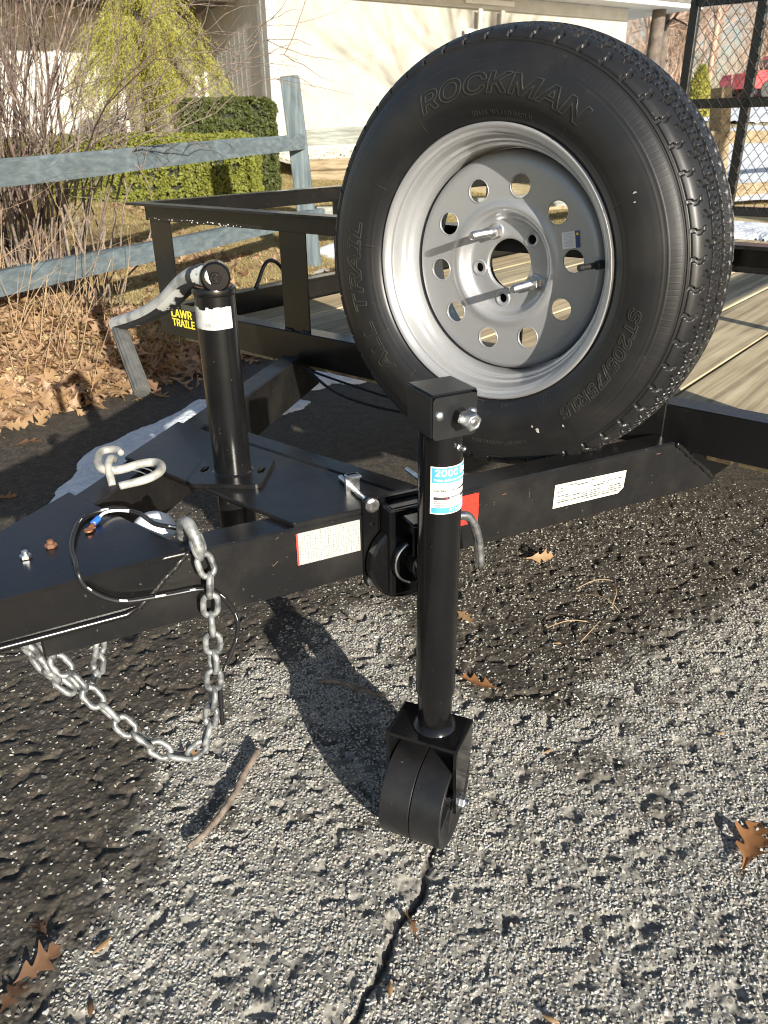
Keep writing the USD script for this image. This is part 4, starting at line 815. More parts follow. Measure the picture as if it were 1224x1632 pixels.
obj('hook_body', tube(smoothpath(hp, 90), np.interp(np.linspace(0, 1, 90), [0, .08, .3, .8, 1], [.0048, .0062, .0068, .0068, .0058]), 14), GALVW, hk, True)
obj('hook_eye', tube((smoothpath([(.590, .160, .552), (.577, .148, .562), (.562, .134, .557), (.553, .118, .541), (.550, .110, .530)], 24) - [.59, .13, .53]) * [.86, .86, .9] + [.590, .124, .53], .0058, 12), GALVW, hk, True)
obj('latch_wire', tube(smoothpath([(.606, .112, .5415), (.612, .095, .5405), (.606, .073, .540), (.600, .068, .5405), (.598, .090, .541), (.592, .112, .5415)], 30), .0012, 6), ZINC, hk, True)
cb = thing('wiring_cable', 'looped black wiring cable with white dashes and a blue crimp terminal on the coupler', 'cable', TO, TA)
cp_ = smoothpath([(.58, -.10, .44), (.56, -.105, .495), (.535, -.100, .528), (.512, -.066, .536), (.520, -.022, .533), (.517, .006, .5325), (.503, .032, .5325), (.476, .041, .5325), (.440, .015, .533), (.405, -.035, .534), (.386, -.078, .536), (.378, -.0955, .533), (.3785, -.0985, .522), (.388, -.1035, .505), (.410, -.113, .486), (.444, -.1275, .478), (.487, -.146, .474), (.512, -.158, .470), (.530, -.163, .452), (.545, -.163, .425), (.551, -.163, .40), (.549, -.160, .375), (.535, -.154, .342), (.522, -.149, .31), (.517, -.148, .27), (.516, -.147, .235)], 260)
obj('cable', tube(cp_, .0033, 8), WIREB, cb, True)
dsh = []
for k in range(8, 235, 13):
    n_ = 3 + (k * 7) % 3; off = np.array([-.2, -.75, .63]) * .0019; dsh.append(tube(cp_[k:k + n_] + off, .0018, 6))
obj('white_dash', cat(dsh), WHITEINK, cb, True)
wp = smoothpath([(.516, .004, .5335), (.500, .022, .5345), (.486, .021, .536), (.474, .014, .535)], 20)
obj('lead', tube(wp, .0022, 8), WHITEINK, cb, True)
obj('crimp', cyl((.476, .016, .5350), (.462, .009, .5335), .0042, 14, .001), BLUEP, cb, 40)
obj('lug', cat(cbox((.012, .007, .002), (.455, .003, .5315), .0006), cyl((.463, .009, .533), (.455, .004, .532), .0028, 10), cyl((.450, 0, .5305), (.450, 0, .533), .006, 16)), COPPER, cb)
wc = thing('plastic_cap', 'white rounded plastic cap tucked under the rear edge of the coupler plate', 'cap', TO + AD * .540 + BD * -.012 + np.array([0, 0, .496]), TA)
t = revolve([(0, .028), (.015, .026), (.026, .018), (.031, .006), (.031, 0), (.027, -.004), (0, -.004)], 40); obj('cap_shell', t, WHITEP, wc, 40)

# ================================================================ split rail fence behind the trailer
def plank_path(p, q, w, h, seed, n=26, amp=.006):
    """hand split rail: slightly bowed box with uneven edges"""
    p, q = np.asarray(p, float), np.asarray(q, float); d = q - p; L = np.linalg.norm(d); d /= L; y = np.cross([0, 0, 1.], d); y /= np.linalg.norm(y); z = np.cross(d, y)
    V = []
    for i in range(n):
        u = i / (n - 1); c = p + d * L * u
        c = c + z * (fbm(np.array([u * 3, seed, .3]), 3, 3) - .5) * .03
        dt, db = [(fbm(np.array([u * 9, seed, k]), 3, 4) - .5) * amp * 2.4 for k in (1., 2.)]
        for a, b in ((-.5, -.5), (-.36, -.5), (.36, -.5), (.5, -.5), (.5, .38), (.3, .5), (-.3, .5), (-.5, .38)):
            V.append(c + y * a * w + z * (b * h + (dt if b > 0 else db)))
    F = []
    for i in range(n - 1):
        for j in range(8): A, B, C, D = i * 8 + j, i * 8 + (j + 1) % 8, i * 8 + 8 + (j + 1) % 8, i * 8 + 8 + j; F += [[A, B, C], [A, C, D]]
    for j in range(1, 7): F += [[0, j + 1, j], [(n - 1) * 8, (n - 1) * 8 + j, (n - 1) * 8 + j + 1]]
    t = trimesh.Trimesh(np.array(V), np.array(F), process=False)
    if t.volume < 0: t.invert()
    return t
def post(bot, top, w, rz, b=.006):
    bot, top = np.asarray(bot, float), np.asarray(top, float); z = (top - bot); L = np.linalg.norm(z); z /= L
    x = np.array([math.cos(rz), math.sin(rz), 0]); x -= (x @ z) * z; x /= np.linalg.norm(x)
    return cbox((w, w, L), (bot + top) / 2, b, np.column_stack([x, np.cross(z, x), z]))
fn = thing('rail_fence', 'grey-blue stained wooden fence with two flat rails, behind the trailer at left', 'fence')
FD = np.array([-.96, -3.0, 0]); FD /= np.linalg.norm(FD); FYAW = math.atan2(FD[1], FD[0])
pb, ptop = np.array([-.525, 6.34, -.10]), np.array([-.640, 6.36, 1.385])
obj('post', post(pb, ptop, .135, FYAW + .35), FENCEV, fn)
obj('post', post((-2.30, 1.35, -.2), (-2.30, 1.35, 1.2), .135, FYAW), FENCEV, fn)
obj('top_rail', plank_path((-.555, 6.33, .968), (-2.35, 1.15, .80), .042, .104, 2.2), FENCEW, fn, 30)
obj('low_rail', plank_path((-.47, 6.46, .442), (-2.36, 1.15, .47), .080, .092, 5.1), FENCEW, fn, 30)
obj('top_rail', plank_path((-.60, 6.42, .985), (2.1, 7.55, 1.04), .05, .118, 8.4, amp=.012), FENCEX, fn, 30)
obj('low_rail', plank_path((-.50, 6.46, .44), (2.1, 7.55, .47), .05, .115, 9.4, amp=.012), FENCEX, fn, 30)
obj('post', post((2.1, 7.6, -.1), (2.05, 7.6, 1.35), .135, .4), FENCEV, fn)
f2 = thing('rail_fence', 'weathered grey-green fence post and rails seen through the tailgate mesh', 'fence')
p0 = at(1150, 300, 9.5); ptp = at(1150, 139, 9.5)
obj('post', post((p0[0] + .03, p0[1], p0[2] - .75), ptp, .16, .5), TIMBER, f2)
for z_ in (ptp[2] - .50, ptp[2] - 1.05): obj('rail', plank_path((p0[0] - 2.6, 8.3, z_ - .02), (p0[0] + 5, 11.8, z_ + .05), .05, .13, z_ * 7), TIMBER, f2, 30)

# ================================================================ house
HA = np.array([-1.50, 12.30, 0]); HT = math.radians(31); HD = np.array([math.cos(HT), math.sin(HT), 0]); HN = np.array([math.sin(HT), -math.cos(HT), 0])
hs = thing('house', 'low cream house with grey panelled side wall, wide soffit and shaded porch', 'house', HA, HT)   # x along the front, -y towards the viewer
hbox = lambda x0, x1, y0, y1, z0, z1, b=.004: cbox((x1 - x0, y1 - y0, z1 - z0), ((x0 + x1) / 2, (y0 + y1) / 2, (z0 + z1) / 2), b)
zt = 2.93
obj('front_wall', hbox(.16, 6.85, 0, .16, .62, zt), SIDING, hs)
obj('foundation', cat(hbox(-.02, 6.87, -.03, .15, .10, .64), hbox(-.03, .12, .15, 2.8, .10, .64)), CONC, hs)
obj('corner_trim', cat(hbox(-.01, .158, -.012, .16, .60, zt), hbox(-.014, .10, .16, .30, .60, zt)), TRIMG, hs)
obj('side_wall', hbox(.02, .16, .36, 2.72, .60, zt), SIDINGG, hs)
for k in range(12): obj('batten', hbox(.0178, .0265, .52 + .19 * k, .545 + .19 * k, .61, zt, .002), SIDINGG, hs)
obj('end_trim', hbox(-.03, .06, 2.60, 2.70, .60, zt), TRIMW, hs)
obj('wall_back', hbox(.16, 6.85, 6.0, 6.16, .3, zt), SIDING, hs); obj('right_wall', hbox(6.69, 6.85, .16, 6.0, .3, zt), SIDING, hs)
obj('soffit', hbox(.02, 8.0, -.55, .0, zt - .02, zt + .03), SOFFIT, hs)
obj('frieze_board', hbox(.16, 6.80, -.045, -.002, zt - .20, zt - .022), SOFFIT, hs)
obj('fascia', hbox(-.1, 8.01, -.60, -.552, zt - .03, zt + .20), TRIMW, hs)
obj('right_soffit', hbox(6.86, 8.0, .002, 6.8, zt - .02, zt + .03), SOFFIT, hs)
rf = trimesh.convex.convex_hull(np.array([(-.6, -.62, zt + .035), (8.05, -.62, zt + .035), (-.6, 6.8, zt + .035), (8.05, 6.8, zt + .035), (-.6, 3.1, zt + 1.25), (8.05, 3.1, zt + 1.25), (-.6, -.62, zt + .2), (8.05, -.62, zt + .2)]))
obj('roof', rf, ROOF, hs)
# set-back wing with porch
obj('wing_wall', hbox(-7.5, -.05, 2.75, 2.9, .4, zt), SIDINGG, hs)
for k in range(26): obj('wing_batten', hbox(-7.4 + .28 * k, -7.37 + .28 * k, 2.732, 2.752, .42, zt, .002), SIDINGG, hs)
obj('porch_soffit', hbox(-7.6, .0, 1.05, 2.74, zt - .16, zt - .10), DARKWOOD, hs)
obj('porch_fascia', hbox(-7.6, -.02, .98, 1.048, zt - .20, zt + .12), TRIMG, hs)
obj('porch_roof', trimesh.convex.convex_hull(np.array([(-7.7, .9, zt + .13), (-.02, .9, zt + .13), (-7.7, 3.0, zt + .13), (-.02, 3.0, zt + .13), (-7.7, 3.0, zt + .8), (-.02, 3.0, zt + .8)])), ROOF, hs)
for x_ in (-.62, -1.02):
    obj('porch_post', hbox(x_ - .12, x_ + .12, 1.75, 1.97, .45, zt - .165), DARKWOOD, hs)
obj('window_trim', cat(hbox(-1.75, -1.66, 2.70, 2.745, .9, 2.3), hbox(-1.40, -1.32, 2.70, 2.745, .9, 2.3), hbox(-2.3, -2.2, 2.70, 2.745, .9, 2.3)), TRIMW, hs)
obj('door_panel', hbox(-1.32, -.80, 2.71, 2.746, .5, 2.3), DARKWOOD, hs)
def hp(px, py, off=0.0):                      # where a sight line meets the front wall, in house axes
    d = ray(px, py); q = HA + HN * off; t = ((q - CAM) @ HN) / (d @ HN); P = CAM + d * t - HA; return P @ HD, P[2]
tl_ = thing('wall_trellis', 'small white lattice trellis fixed high on the cream wall', 'trellis', HA, HT)
(xa, za), (xb, zb) = hp(758, 30), hp(795, 4)
for x_ in (xa, xb): obj('upright', hbox(x_ - .035, x_ + .035, -.13, -.10, za - .5, zt - .21, .003), TRIMW, tl_)
for z_ in (zb - .02, zb - .42): obj('crossbar', hbox(xa - .27, xb + .24, -.099, -.072, z_ - .035, z_ + .035, .003), TRIMW, tl_)
obj('stand_off', cat(hbox(xa - .02, xa + .02, -.071, -.003, zb - .05, zb - .01, .002), hbox(xb - .02, xb + .02, -.071, -.003, zb - .05, zb - .01, .002)), TRIMW, tl_)
# planting bed in front of the house
gb = thing('timber_edging', 'weathered landscape timbers stacked as a low edge in front of the house', 'timber edging', HA, HT)
zb_ = float(terrain(-.9, 10.9))
for k, (y_, z_) in enumerate(((-1.45, zb_ - .02), (-1.36, zb_ + .12))):
    for x0, x1 in ((-.35, 1.9), (1.92, 4.4), (4.42, 6.6)): obj('timber', hbox(x0, x1, y_ - .08, y_ + .08, z_, z_ + .135, .02), TIMBER, gb)
gbv = [];
xs_, ys_ = np.meshgrid(np.linspace(-.4, 6.5, 70), np.linspace(-1.36, -.02, 22)); zs_ = zb_ + .20 + .14 * (ys_ + 1.36) / 1.36 + .03 * (fbm(np.stack([xs_ * 6, ys_ * 6, 0 * xs_], -1), 3, 2) - .5)
Vb, Fb, _ = grid_mesh(xs_, ys_, zs_); Vb = HA + Vb[:, :1] * HD + Vb[:, 1:2] * -HN + Vb[:, 2:] * [[0, 0, 1]]
tag(obj('gravel_bed', (Vb, Fb), GRAVELM, None, True), 'bed of pale gravel between the timber edging and the house wall', 'gravel', None, 'stuff')
pg = []
for k in range(1500):
    x_, y_ = rng.uniform(-.3, 3.2), rng.uniform(-1.3, -.05); s = rng.uniform(.015, .04); b_ = trimesh.creation.icosphere(subdivisions=0, radius=s); b_.vertices *= [1, .8, .6]
    P = HA + HD * x_ - HN * y_ + np.array([0, 0, zb_ + .205 + .14 * (y_ + 1.36) / 1.36 + .01]); b_.vertices = b_.vertices @ rotz(rng.uniform(0, 6)).T + P; pg.append(b_)
tag(obj('gravel_stones', cat(pg), GRAVELM, None), 'loose pale pebbles on the bed by the house wall', 'gravel', None, 'stuff')

# ================================================================ plants
def leaf_cloud(P, N, size, rg, aspect=.5, tilt=.7):
    n = len(P); a = rg.normal(size=(n, 3)); d = N + tilt * a; d /= np.linalg.norm(d, axis=1, keepdims=True)
    u = rg.normal(size=(n, 3)); u -= (u * d).sum(1, keepdims=True) * d; u /= np.linalg.norm(u, axis=1, keepdims=True); v = np.cross(d, u); s = size * rg.uniform(.6, 1.3, (n, 1))
    V = np.stack([P - u * s, P + v * s * aspect + d * s * .15, P + u * s, P - v * s * aspect + d * s * .15], 1).reshape(-1, 3); b = np.arange(n)[:, None] * 4
    return trimesh.Trimesh(V, np.concatenate([b + [0, 1, 2], b + [0, 2, 3]]), process=False)
def hedge(name, label, c, size, yaw, n, mat, seed, lsz=.028):
    rg = np.random.default_rng(seed); h = thing(name, label, 'hedge', c, yaw); sx2, sy2, H = size[0] / 2, size[1] / 2, size[2]
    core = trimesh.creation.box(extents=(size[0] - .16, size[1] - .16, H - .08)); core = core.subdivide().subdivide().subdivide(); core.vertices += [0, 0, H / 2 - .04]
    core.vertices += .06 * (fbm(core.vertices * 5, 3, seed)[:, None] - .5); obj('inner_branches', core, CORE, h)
    A = np.array([size[0] * size[1], size[0] * H, size[0] * H, size[1] * H, size[1] * H]); f = rg.choice(5, n, p=A / A.sum()); u, v = rg.uniform(-1, 1, n), rg.uniform(-1, 1, n); P = np.zeros((n, 3)); N = np.zeros((n, 3))
    for k, (fn_, nn) in enumerate([(lambda u, v: (u * sx2, v * sy2, H + 0 * u), (0, 0, 1)), (lambda u, v: (u * sx2, -sy2 + 0 * u, (v + 1) / 2 * H), (0, -1, 0)), (lambda u, v: (u * sx2, sy2 + 0 * u, (v + 1) / 2 * H), (0, 1, 0)), (lambda u, v: (sx2 + 0 * u, v * sy2, (u + 1) / 2 * H), (1, 0, 0)), (lambda u, v: (-sx2 + 0 * u, v * sy2, (u + 1) / 2 * H), (-1, 0, 0))]):
        m = f == k; P[m] = np.stack(fn_(u[m], v[m]), -1); N[m] = nn
    # round the shoulders, bump the surface, thin it in places
    ex = np.maximum(0, np.abs(P[:, 0]) - sx2 + .10) / .10; ez = np.maximum(0, P[:, 2] - H + .10) / .10; P[:, 2] -= .05 * ex * ez
    bump = fbm(P * 7, 3, seed + 1); P += N * (.14 * (bump - .55) - .05 * rg.uniform(size=n) ** 2)[:, None]
    keep = fbm(P * 16, 2, seed + 2) > .36; P, N = P[keep], N[keep]
    lc = leaf_cloud(P, N, lsz, rg, .5, .9); tag(obj('leaves', lc, mat, h), kind='stuff')
    return h
hz = lambda x, y: float(terrain(x, y))
hedge('clipped_hedge', 'long low clipped green hedge beyond the fence, sunlit along its top', (-2.42, 8.55, hz(-2.4, 8.4) - .03), (2.35, .85, .64), .05, 62000, HEDGE, 4, .018)
hedge('clipped_hedge', 'taller dark green boxy hedge at the corner of the house', (-1.68, 9.75, hz(-1.6, 9.6) - .03), (1.02, .8, .98), .10, 36000, HEDGED, 7, .018)
def branch_tubes(rg, p, d, L, r, depth, out, spread=.5, up=.15, segs=6, sides=4, kids=(2, 4), taper=.35, wob=.12):
    P = [np.array(p)]; dd = np.array(d, float)
    for i in range(segs):
        dd = dd + rg.normal(0, wob, 3) + np.array([0, 0, up * .1]); dd /= np.linalg.norm(dd); P.append(P[-1] + dd * L / segs)
    out.append(tube(np.array(P), np.linspace(r, r * taper, segs + 1), sides, False))
    if depth > 0:
        for k in range(rg.integers(*kids)):
            i = rg.integers(max(1, segs // 3), segs + 1); t0 = P[i] - P[i - 1]; t0 /= np.linalg.norm(t0); nd = t0 + rg.normal(0, spread, 3); nd /= np.linalg.norm(nd)
            branch_tubes(rg, P[i], nd, L * rg.uniform(.45, .75), r * (1 - (1 - taper) * i / segs) * .7, depth - 1, out, spread, up, max(3, segs - 1), sides, kids, taper, wob)
# bare shrub by the fence: every stem a part
sh = thing('bare_shrub', 'leafless brown many-stemmed shrub behind the fence at the left edge', 'shrub')
rg = np.random.default_rng(5)
for k in range(104):
    bx, by = -1.95 + rg.normal(0, .17) - .10 * (k % 3), 4.42 + rg.normal(0, .14); z0 = hz(bx, by) - .03
    lean = np.array([rg.normal(.02, .20), rg.normal(-.03, .18), 1.0]); L = rg.uniform(1.1, 2.0); out = []
    branch_tubes(rg, (bx, by, z0), lean, L, rg.uniform(.004, .011), 3 if k < 74 else 2, out, .40, .25, 7, 5, (2, 4), .4, .09)
    obj('stem', cat(out), STEM if k % 3 else TWIG, sh, True)
for k, tgt in enumerate([(470, 45), (492, 70), (478, 98), (455, 118), (500, 138), (380, 80), (430, 20), (300, 10), (260, 160), (215, 190)]):
    e = at(tgt[0], tgt[1], 4.0 + .1 * (k % 3)); s = np.array([-1.75 + .06 * k % .3, 4.35, hz(-1.75, 4.35)]); m1 = s + np.array([.10 + .02 * k, -.05, .75]); m2 = s * .45 + e * .55 + np.array([0, 0, .38]); q = smoothpath([s, m1, m2, e * .8 + m2 * .2 + np.array([0, 0, .06]), e], 30)
    q = q + np.stack([fbm(np.stack([q[:, 0] * 5, q[:, 1] * 0 + k, q[:, 2] * 5], -1), 3, k + c) - .5 for c in range(3)], 1) * .09
    out = [tube(q, np.linspace(.0065, .0012, 30), 5, False)]
    for j in range(7):
        i = rg.integers(12, 29); d_ = q[i] - q[i - 1]; d_ /= np.linalg.norm(d_); branch_tubes(rg, q[i], d_ + rg.normal(0, .5, 3), rg.uniform(.12, .38), .0022, 1, out, .4, 0, 5, 4, (1, 3), .4, .14)
    obj('stem', cat(out), TWIG, sh, True)
# dry stems standing in the leaf pile
ds = thing('dry_weed_clump', 'clump of dry tan weed stems sticking out of the leaf pile at the left edge', 'dry weeds')
for k in range(120):
    bx, by = rg.uniform(-2.15, -1.25), rg.uniform(3.05, 3.95); out = []
    branch_tubes(rg, (bx, by, hz(bx, by) - .02), np.array([rg.normal(.1, .35), rg.normal(0, .3), 1.]), rg.uniform(.18, .5), rg.uniform(.0015, .0035), 1, out, .5, 0, 5, 4, (1, 3), .5, .10)
    obj('stem', cat(out), DRYSTEM, ds, True)
# weeping golden evergreen in front of the porch
ev = thing('weeping_evergreen', 'golden green evergreen with drooping feathery branches in front of the porch', 'evergreen tree', (-2.72, 10.3, hz(-2.72, 10.3)))
obj('trunk', tube([(0, 0, -.1), (.03, 0, .8), (0, .02, 1.6), (.05, 0, 2.05)], [.07, .06, .05, .02], 10), BARK, ev, True)
rg = np.random.default_rng(17); NP, NN = [], []
for k in range(84):
    az = rg.uniform(0, 2 * PI); z0 = rg.uniform(.95, 1.95); L = (.98 - .22 * (z0 - .7)) * rg.uniform(.45, 1.25); d = np.array([math.cos(az), math.sin(az), 0])
    u = np.linspace(0, 1, 14)[:, None]; P = np.array([0, 0, z0]) + d * L * u + np.array([0, 0, 1.]) * (.30 * u - (.62 + .2 * rg.uniform()) * u ** 2.4)
    obj('branch', tube(P, np.linspace(.012, .003, 14), 4, False), BARK, ev, True)
    for i in range(2, 14):
        for j in range(12):
            c = P[i] + rg.normal(0, .030, 3); hang = np.linspace(0, 1, 7)[:, None]; s_ = rg.normal(0, .5, 3) + d * .6; s_[2] = -.55 - .6 * rg.uniform(); s_ /= np.linalg.norm(s_)
            q = c + s_ * rg.uniform(.08, .20) * hang; NP.append(q); NN.append(np.repeat(s_[None], 7, 0))
NP, NN = np.vstack(NP), np.vstack(NN); n = len(NP)
w_ = np.cross(NN, rg.normal(size=(n, 3))); w_ /= np.linalg.norm(w_, axis=1, keepdims=True); ln = rg.uniform(.016, .034, (n, 1)); V = np.stack([NP - w_ * .0045, NP + w_ * .0045, NP + NN * ln + w_ * .010 * rg.normal(size=(n, 1))], 1).reshape(-1, 3)
tag(obj('foliage', trimesh.Trimesh(V, np.arange(3 * n).reshape(-1, 3), process=False), GOLDEN, ev), kind='stuff')
# bare trees on the right, far woods
def make_tree(name, label, H, r, seed, mat, depth=4, spread=.42, kids=(3, 5), loc=(0, 0, 0)):
    rg = np.random.default_rng(seed); t = thing(name, label, 'tree', loc); P = [np.array([0, 0, -.2])]; d = np.array([0, 0, 1.])
    for i in range(9): d = d + rg.normal(0, .045, 3); d[2] = 1; d /= np.linalg.norm(d); P.append(P[-1] + d * H * .82 / 9)
    P = np.array(P); obj('trunk', tube(P, np.linspace(r, r * .25, 10), 9), mat, t, True); out = []
    for k in range(26):
        i = rg.integers(3, 10); az = rg.uniform(0, 2 * PI); nd = np.array([math.cos(az) * .75, math.sin(az) * .75, rg.uniform(.45, 1.3)]); nd /= np.linalg.norm(nd)
        branch_tubes(rg, P[i], nd, H * rg.uniform(.16, .36), r * .34 * (1.2 - .08 * i), depth - 1, out, spread, .3, 5, 3, kids, .35, .10)
    tag(obj('crown', cat(out), mat, t, False), kind=None); return t
make_tree('bare_tree', 'thick bare tree trunk just right of the house corner', 9, .16, 3, BARK, 3, loc=(4.85, 16.3, hz(4.85, 16.3)))
make_tree('bare_tree', 'slimmer leaning bare trunk beside the thick one by the house', 8, .11, 4, BARK, 3, loc=(5.35, 16.8, hz(5.35, 16.8)))
make_tree('bare_tree', 'bare tree standing to the right of the drive, outside the picture', 9, .17, 13, BARK, 3, loc=(6.7, 2.9, 0.0))
rg = np.random.default_rng(23)
protos = [make_tree('woodland_tree', 'leafless brown tree among the far woods behind the tailgate', 8.5 + k, .10 + .02 * k, 40 + k, FARBARK, 4, .45, (3, 5), loc=(10 + 3.2 * k, 33 + 2 * k, hz(10 + 3.2 * k, 33))) for k in range(3)]
for p in protos: tag(p, None, None, 'leafless trees of the far woods')
for k in range(64):
    yy = rg.uniform(34, 75); xx = yy * rg.uniform(.22, .66) + rg.normal(0, 1.)
    dup(protos[k % 3], (xx, yy, hz(xx, yy)), rg.uniform(0, 6.28), scale=rg.uniform(.5, .95))
rgb_ = np.random.default_rng(9); B = []
for k in range(620):
    yy = rgb_.uniform(30, 70); xx = yy * rgb_.uniform(.18, .72); branch_tubes(rgb_, (xx, yy, hz(xx, yy)), (rgb_.normal(0, .2), rgb_.normal(0, .2), 1), rgb_.uniform(1.2, 3.2), .022, 2, B, .4, .3, 4, 3, (3, 5), .3, .1)
tag(obj('brushwood', cat(B), FARBARK), 'reddish brown brushwood massed under the far trees', 'brushwood', None, 'stuff')
eb = thing('young_evergreen', 'small yellowish evergreen seen just inside the left edge of the tailgate mesh', 'evergreen tree', tuple(at(1106, 200, 21)[:2]) + (hz(*at(1106, 200, 21)[:2]),))
rg = np.random.default_rng(31); hgt = 1.25; z = rg.uniform(.1, 1, 7000) ** .8; rad = .5 * (1 - z) + .05; a = rg.uniform(0, 6.28, 7000); rr = rad * rg.uniform(.5, 1, 7000) ** .5
obj('trunk', cyl((0, 0, -.1), (0, 0, hgt * .9), .05, 8), BARK, eb); P = np.column_stack([rr * np.cos(a), rr * np.sin(a), z * hgt]); tag(obj('foliage', leaf_cloud(P, np.column_stack([np.cos(a), np.sin(a), .3 + 0 * a]), .07, rg, .35), GOLDEN, eb), kind='stuff')
# red parked car far behind the mesh
cx = at(1212, 155, 31.0); rc = thing('parked_car', 'red parked car far away, its roof showing over the mid bar of the tailgate', 'car', (cx[0] + .9, cx[1], hz(cx[0], cx[1]) - .12), math.radians(12))
prof_ = [(-2.15, .35), (-2.2, .62), (-2.1, .82), (-1.35, .92), (-.70, 1.40), (-.35, 1.47), (.55, 1.47), (1.05, 1.36), (1.75, .98), (2.1, .90), (2.18, .60), (2.12, .33)]
body = extr(sg.Polygon(prof_).buffer(.05).buffer(-.05), 1.62, frame((0, .81, 0), (1, 0, 0), (0, 0, 1), (0, -1, 0)))
body.vertices[:, 1] *= np.where(body.vertices[:, 2] > .95, .84, 1.0); obj('body', body, REDCAR, rc, 35)
for s in (-1, 1):
    gl = extr(sg.Polygon([(-1.12, .96), (-.62, 1.34), (-.30, 1.39), (.50, 1.39), (.92, 1.30), (1.45, .98)]), .02, frame((0, s * .70 + .01, 0), (1, 0, 0), (0, 0, 1), (0, -1, 0))); obj('side_window', gl, CARGLASS, rc)
    for x_ in (-1.35, 1.35): obj('wheel', cyl((x_, s * .83, .31), (x_, s * .62, .31), .31, 24, .03), RUBBER, rc, 35)
obj('windscreen', extr(sg.Polygon([(-.58, 0), (.58, 0), (.50, .52), (-.50, .52)]), .02, frame((-1.33, 0, .945), (0, -1, 0), (.8, 0, .6), (-.6, 0, .8))), CARGLASS, rc)

# ================================================================ snow, grass, leaves
def snow_patch(poly, h, zf, step=.015, seed=1, name='snow_patch', label='', edge=.05):
    x0, y0, x1, y1 = poly.bounds; X, Y = np.meshgrid(np.arange(x0, x1 + step, step), np.arange(y0, y1 + step, step)); ins = shapely.contains_xy(poly, X.ravel(), Y.ravel()).reshape(X.shape)
    d = np.asarray(shapely.distance(poly.boundary, shapely.points(X.ravel(), Y.ravel()))).reshape(X.shape); d = np.where(ins, d, -d) + edge * .9 * (fbm(np.stack([X / edge * .7, Y / edge * .7, 0 * X + seed], -1), 4, seed) - .5)
    Z = zf(X, Y) + h * np.sqrt(np.clip(d / edge, 0, 1)) * (.6 + .8 * fbm(np.stack([X * 9, Y * 9, 0 * X], -1), 3, seed)) - .006 * (d <= 0)
    V, F, _ = grid_mesh(X, Y, Z, keep=d > -step); return tag(obj(name, (V, F), SNOW, None, True), label, 'snow', None, 'stuff')
zr = lambda x, y: rough_z(x, y)[0] + .001
pp = lambda L, z=0: sg.Polygon([tuple(G(a, b, z)[:2]) for a, b in L])
snow_patch(pp([(40, 850), (60, 828), (84, 792), (112, 768), (124, 742), (150, 716), (200, 694), (262, 668), (315, 640), (352, 640), (370, 668), (330, 700), (250, 750), (190, 790), (130, 822), (80, 862)]), .022, zr, .012, 3, label='thin strip of melting snow on the asphalt behind the coupler', edge=.06)
snow_patch(pp([(425, 660), (455, 642), (480, 636), (500, 640), (482, 652), (450, 662)]), .012, zr, .010, 5, label='small sliver of snow on the asphalt under the trailer tongue', edge=.05)
snow_patch(pp([(478, 618), (500, 597), (520, 585), (560, 596), (600, 604), (570, 612), (530, 612), (500, 624)]), .03, zr, .014, 6, label='snow patch on the asphalt below the front beam of the trailer', edge=.07)
snow_patch(sg.Polygon([(x * AD[0] + y * BD[0] + TO[0], x * AD[1] + y * BD[1] + TO[1]) for x, y in ((4.35, .55), (4.25, -.2), (4.3, -.99), (4.95, -.99), (4.95, .9), (4.6, .95))]), .03, lambda x, y: 0 * x + .503, .02, 8, label='snow left on the rear planks of the trailer deck', edge=.08)
def lawn_snow(x0, x1, y0, y1, step, thr, seed, label):
    X, Y = np.meshgrid(np.arange(x0, x1, step), np.arange(y0, y1, step)); f = fbm(np.stack([X * .55, Y * .55, 0 * X + seed], -1), 4, seed) - thr; Z = terrain(X, Y) + .07 * np.clip(f / .06, -.4, 1) ; V, F, _ = grid_mesh(X, Y, Z, keep=f > -.02)
    if len(F): tag(obj('snow_cover', (V, F), SNOW, None, True), label, 'snow', None, 'stuff')
lawn_snow(2.3, 16, 9.3, 34, .16, .36, 4, 'patchy snow lying on the ground behind the tailgate')
lawn_snow(-.9, 1.2, 6.0, 8.6, .05, .67, 9, 'last scraps of snow on the lawn beside the fence post')
# tufts of dormant grass
rg = np.random.default_rng(77)
tuft = []
for k in range(6):
    V, F = [], []
    for j in range(26):
        b_ = np.array([rg.normal(0, .022), rg.normal(0, .022), 0]); az = rg.uniform(0, 6.28); ld_ = np.array([math.cos(az), math.sin(az), 0]); hh = rg.uniform(.02, .055); w = np.array([-ld_[1], ld_[0], 0]) * .0016; i0 = len(V)
        m_ = b_ + ld_ * hh * .5 + [0, 0, hh * .55]; e_ = b_ + ld_ * hh * 1.2 + [0, 0, hh * rg.uniform(.3, .8)]; V += [b_ - w, b_ + w, m_ - w * .8, m_ + w * .8, e_]; F += [[i0, i0 + 1, i0 + 3], [i0, i0 + 3, i0 + 2], [i0 + 2, i0 + 3, i0 + 4]]
    tuft.append((np.array(V), np.array(F)))
gi = UsdGeom.PointInstancer.Define(stage, '/World/dormant_grass'); tag(gi.GetPrim(), 'straw coloured winter lawn grass around the fence', 'grass', None, 'stuff')
tg_ = [usdkit.mesh(stage, f'/World/dormant_grass/tuft_{k + 1:03d}', t, GRASSM).GetPath() for k, t in enumerate(tuft)]; gi.CreatePrototypesRel().SetTargets(tg_)
n = 70000; x_ = rg.uniform(-4.2, 3.2, n); y_ = 3.2 + 8.0 * rg.uniform(0, 1, n) ** 1.15; l_, b_ = lb(x_, y_); den = fbm(np.stack([x_ * 1.1, y_ * 1.1, 0 * x_], -1), 3, 41)
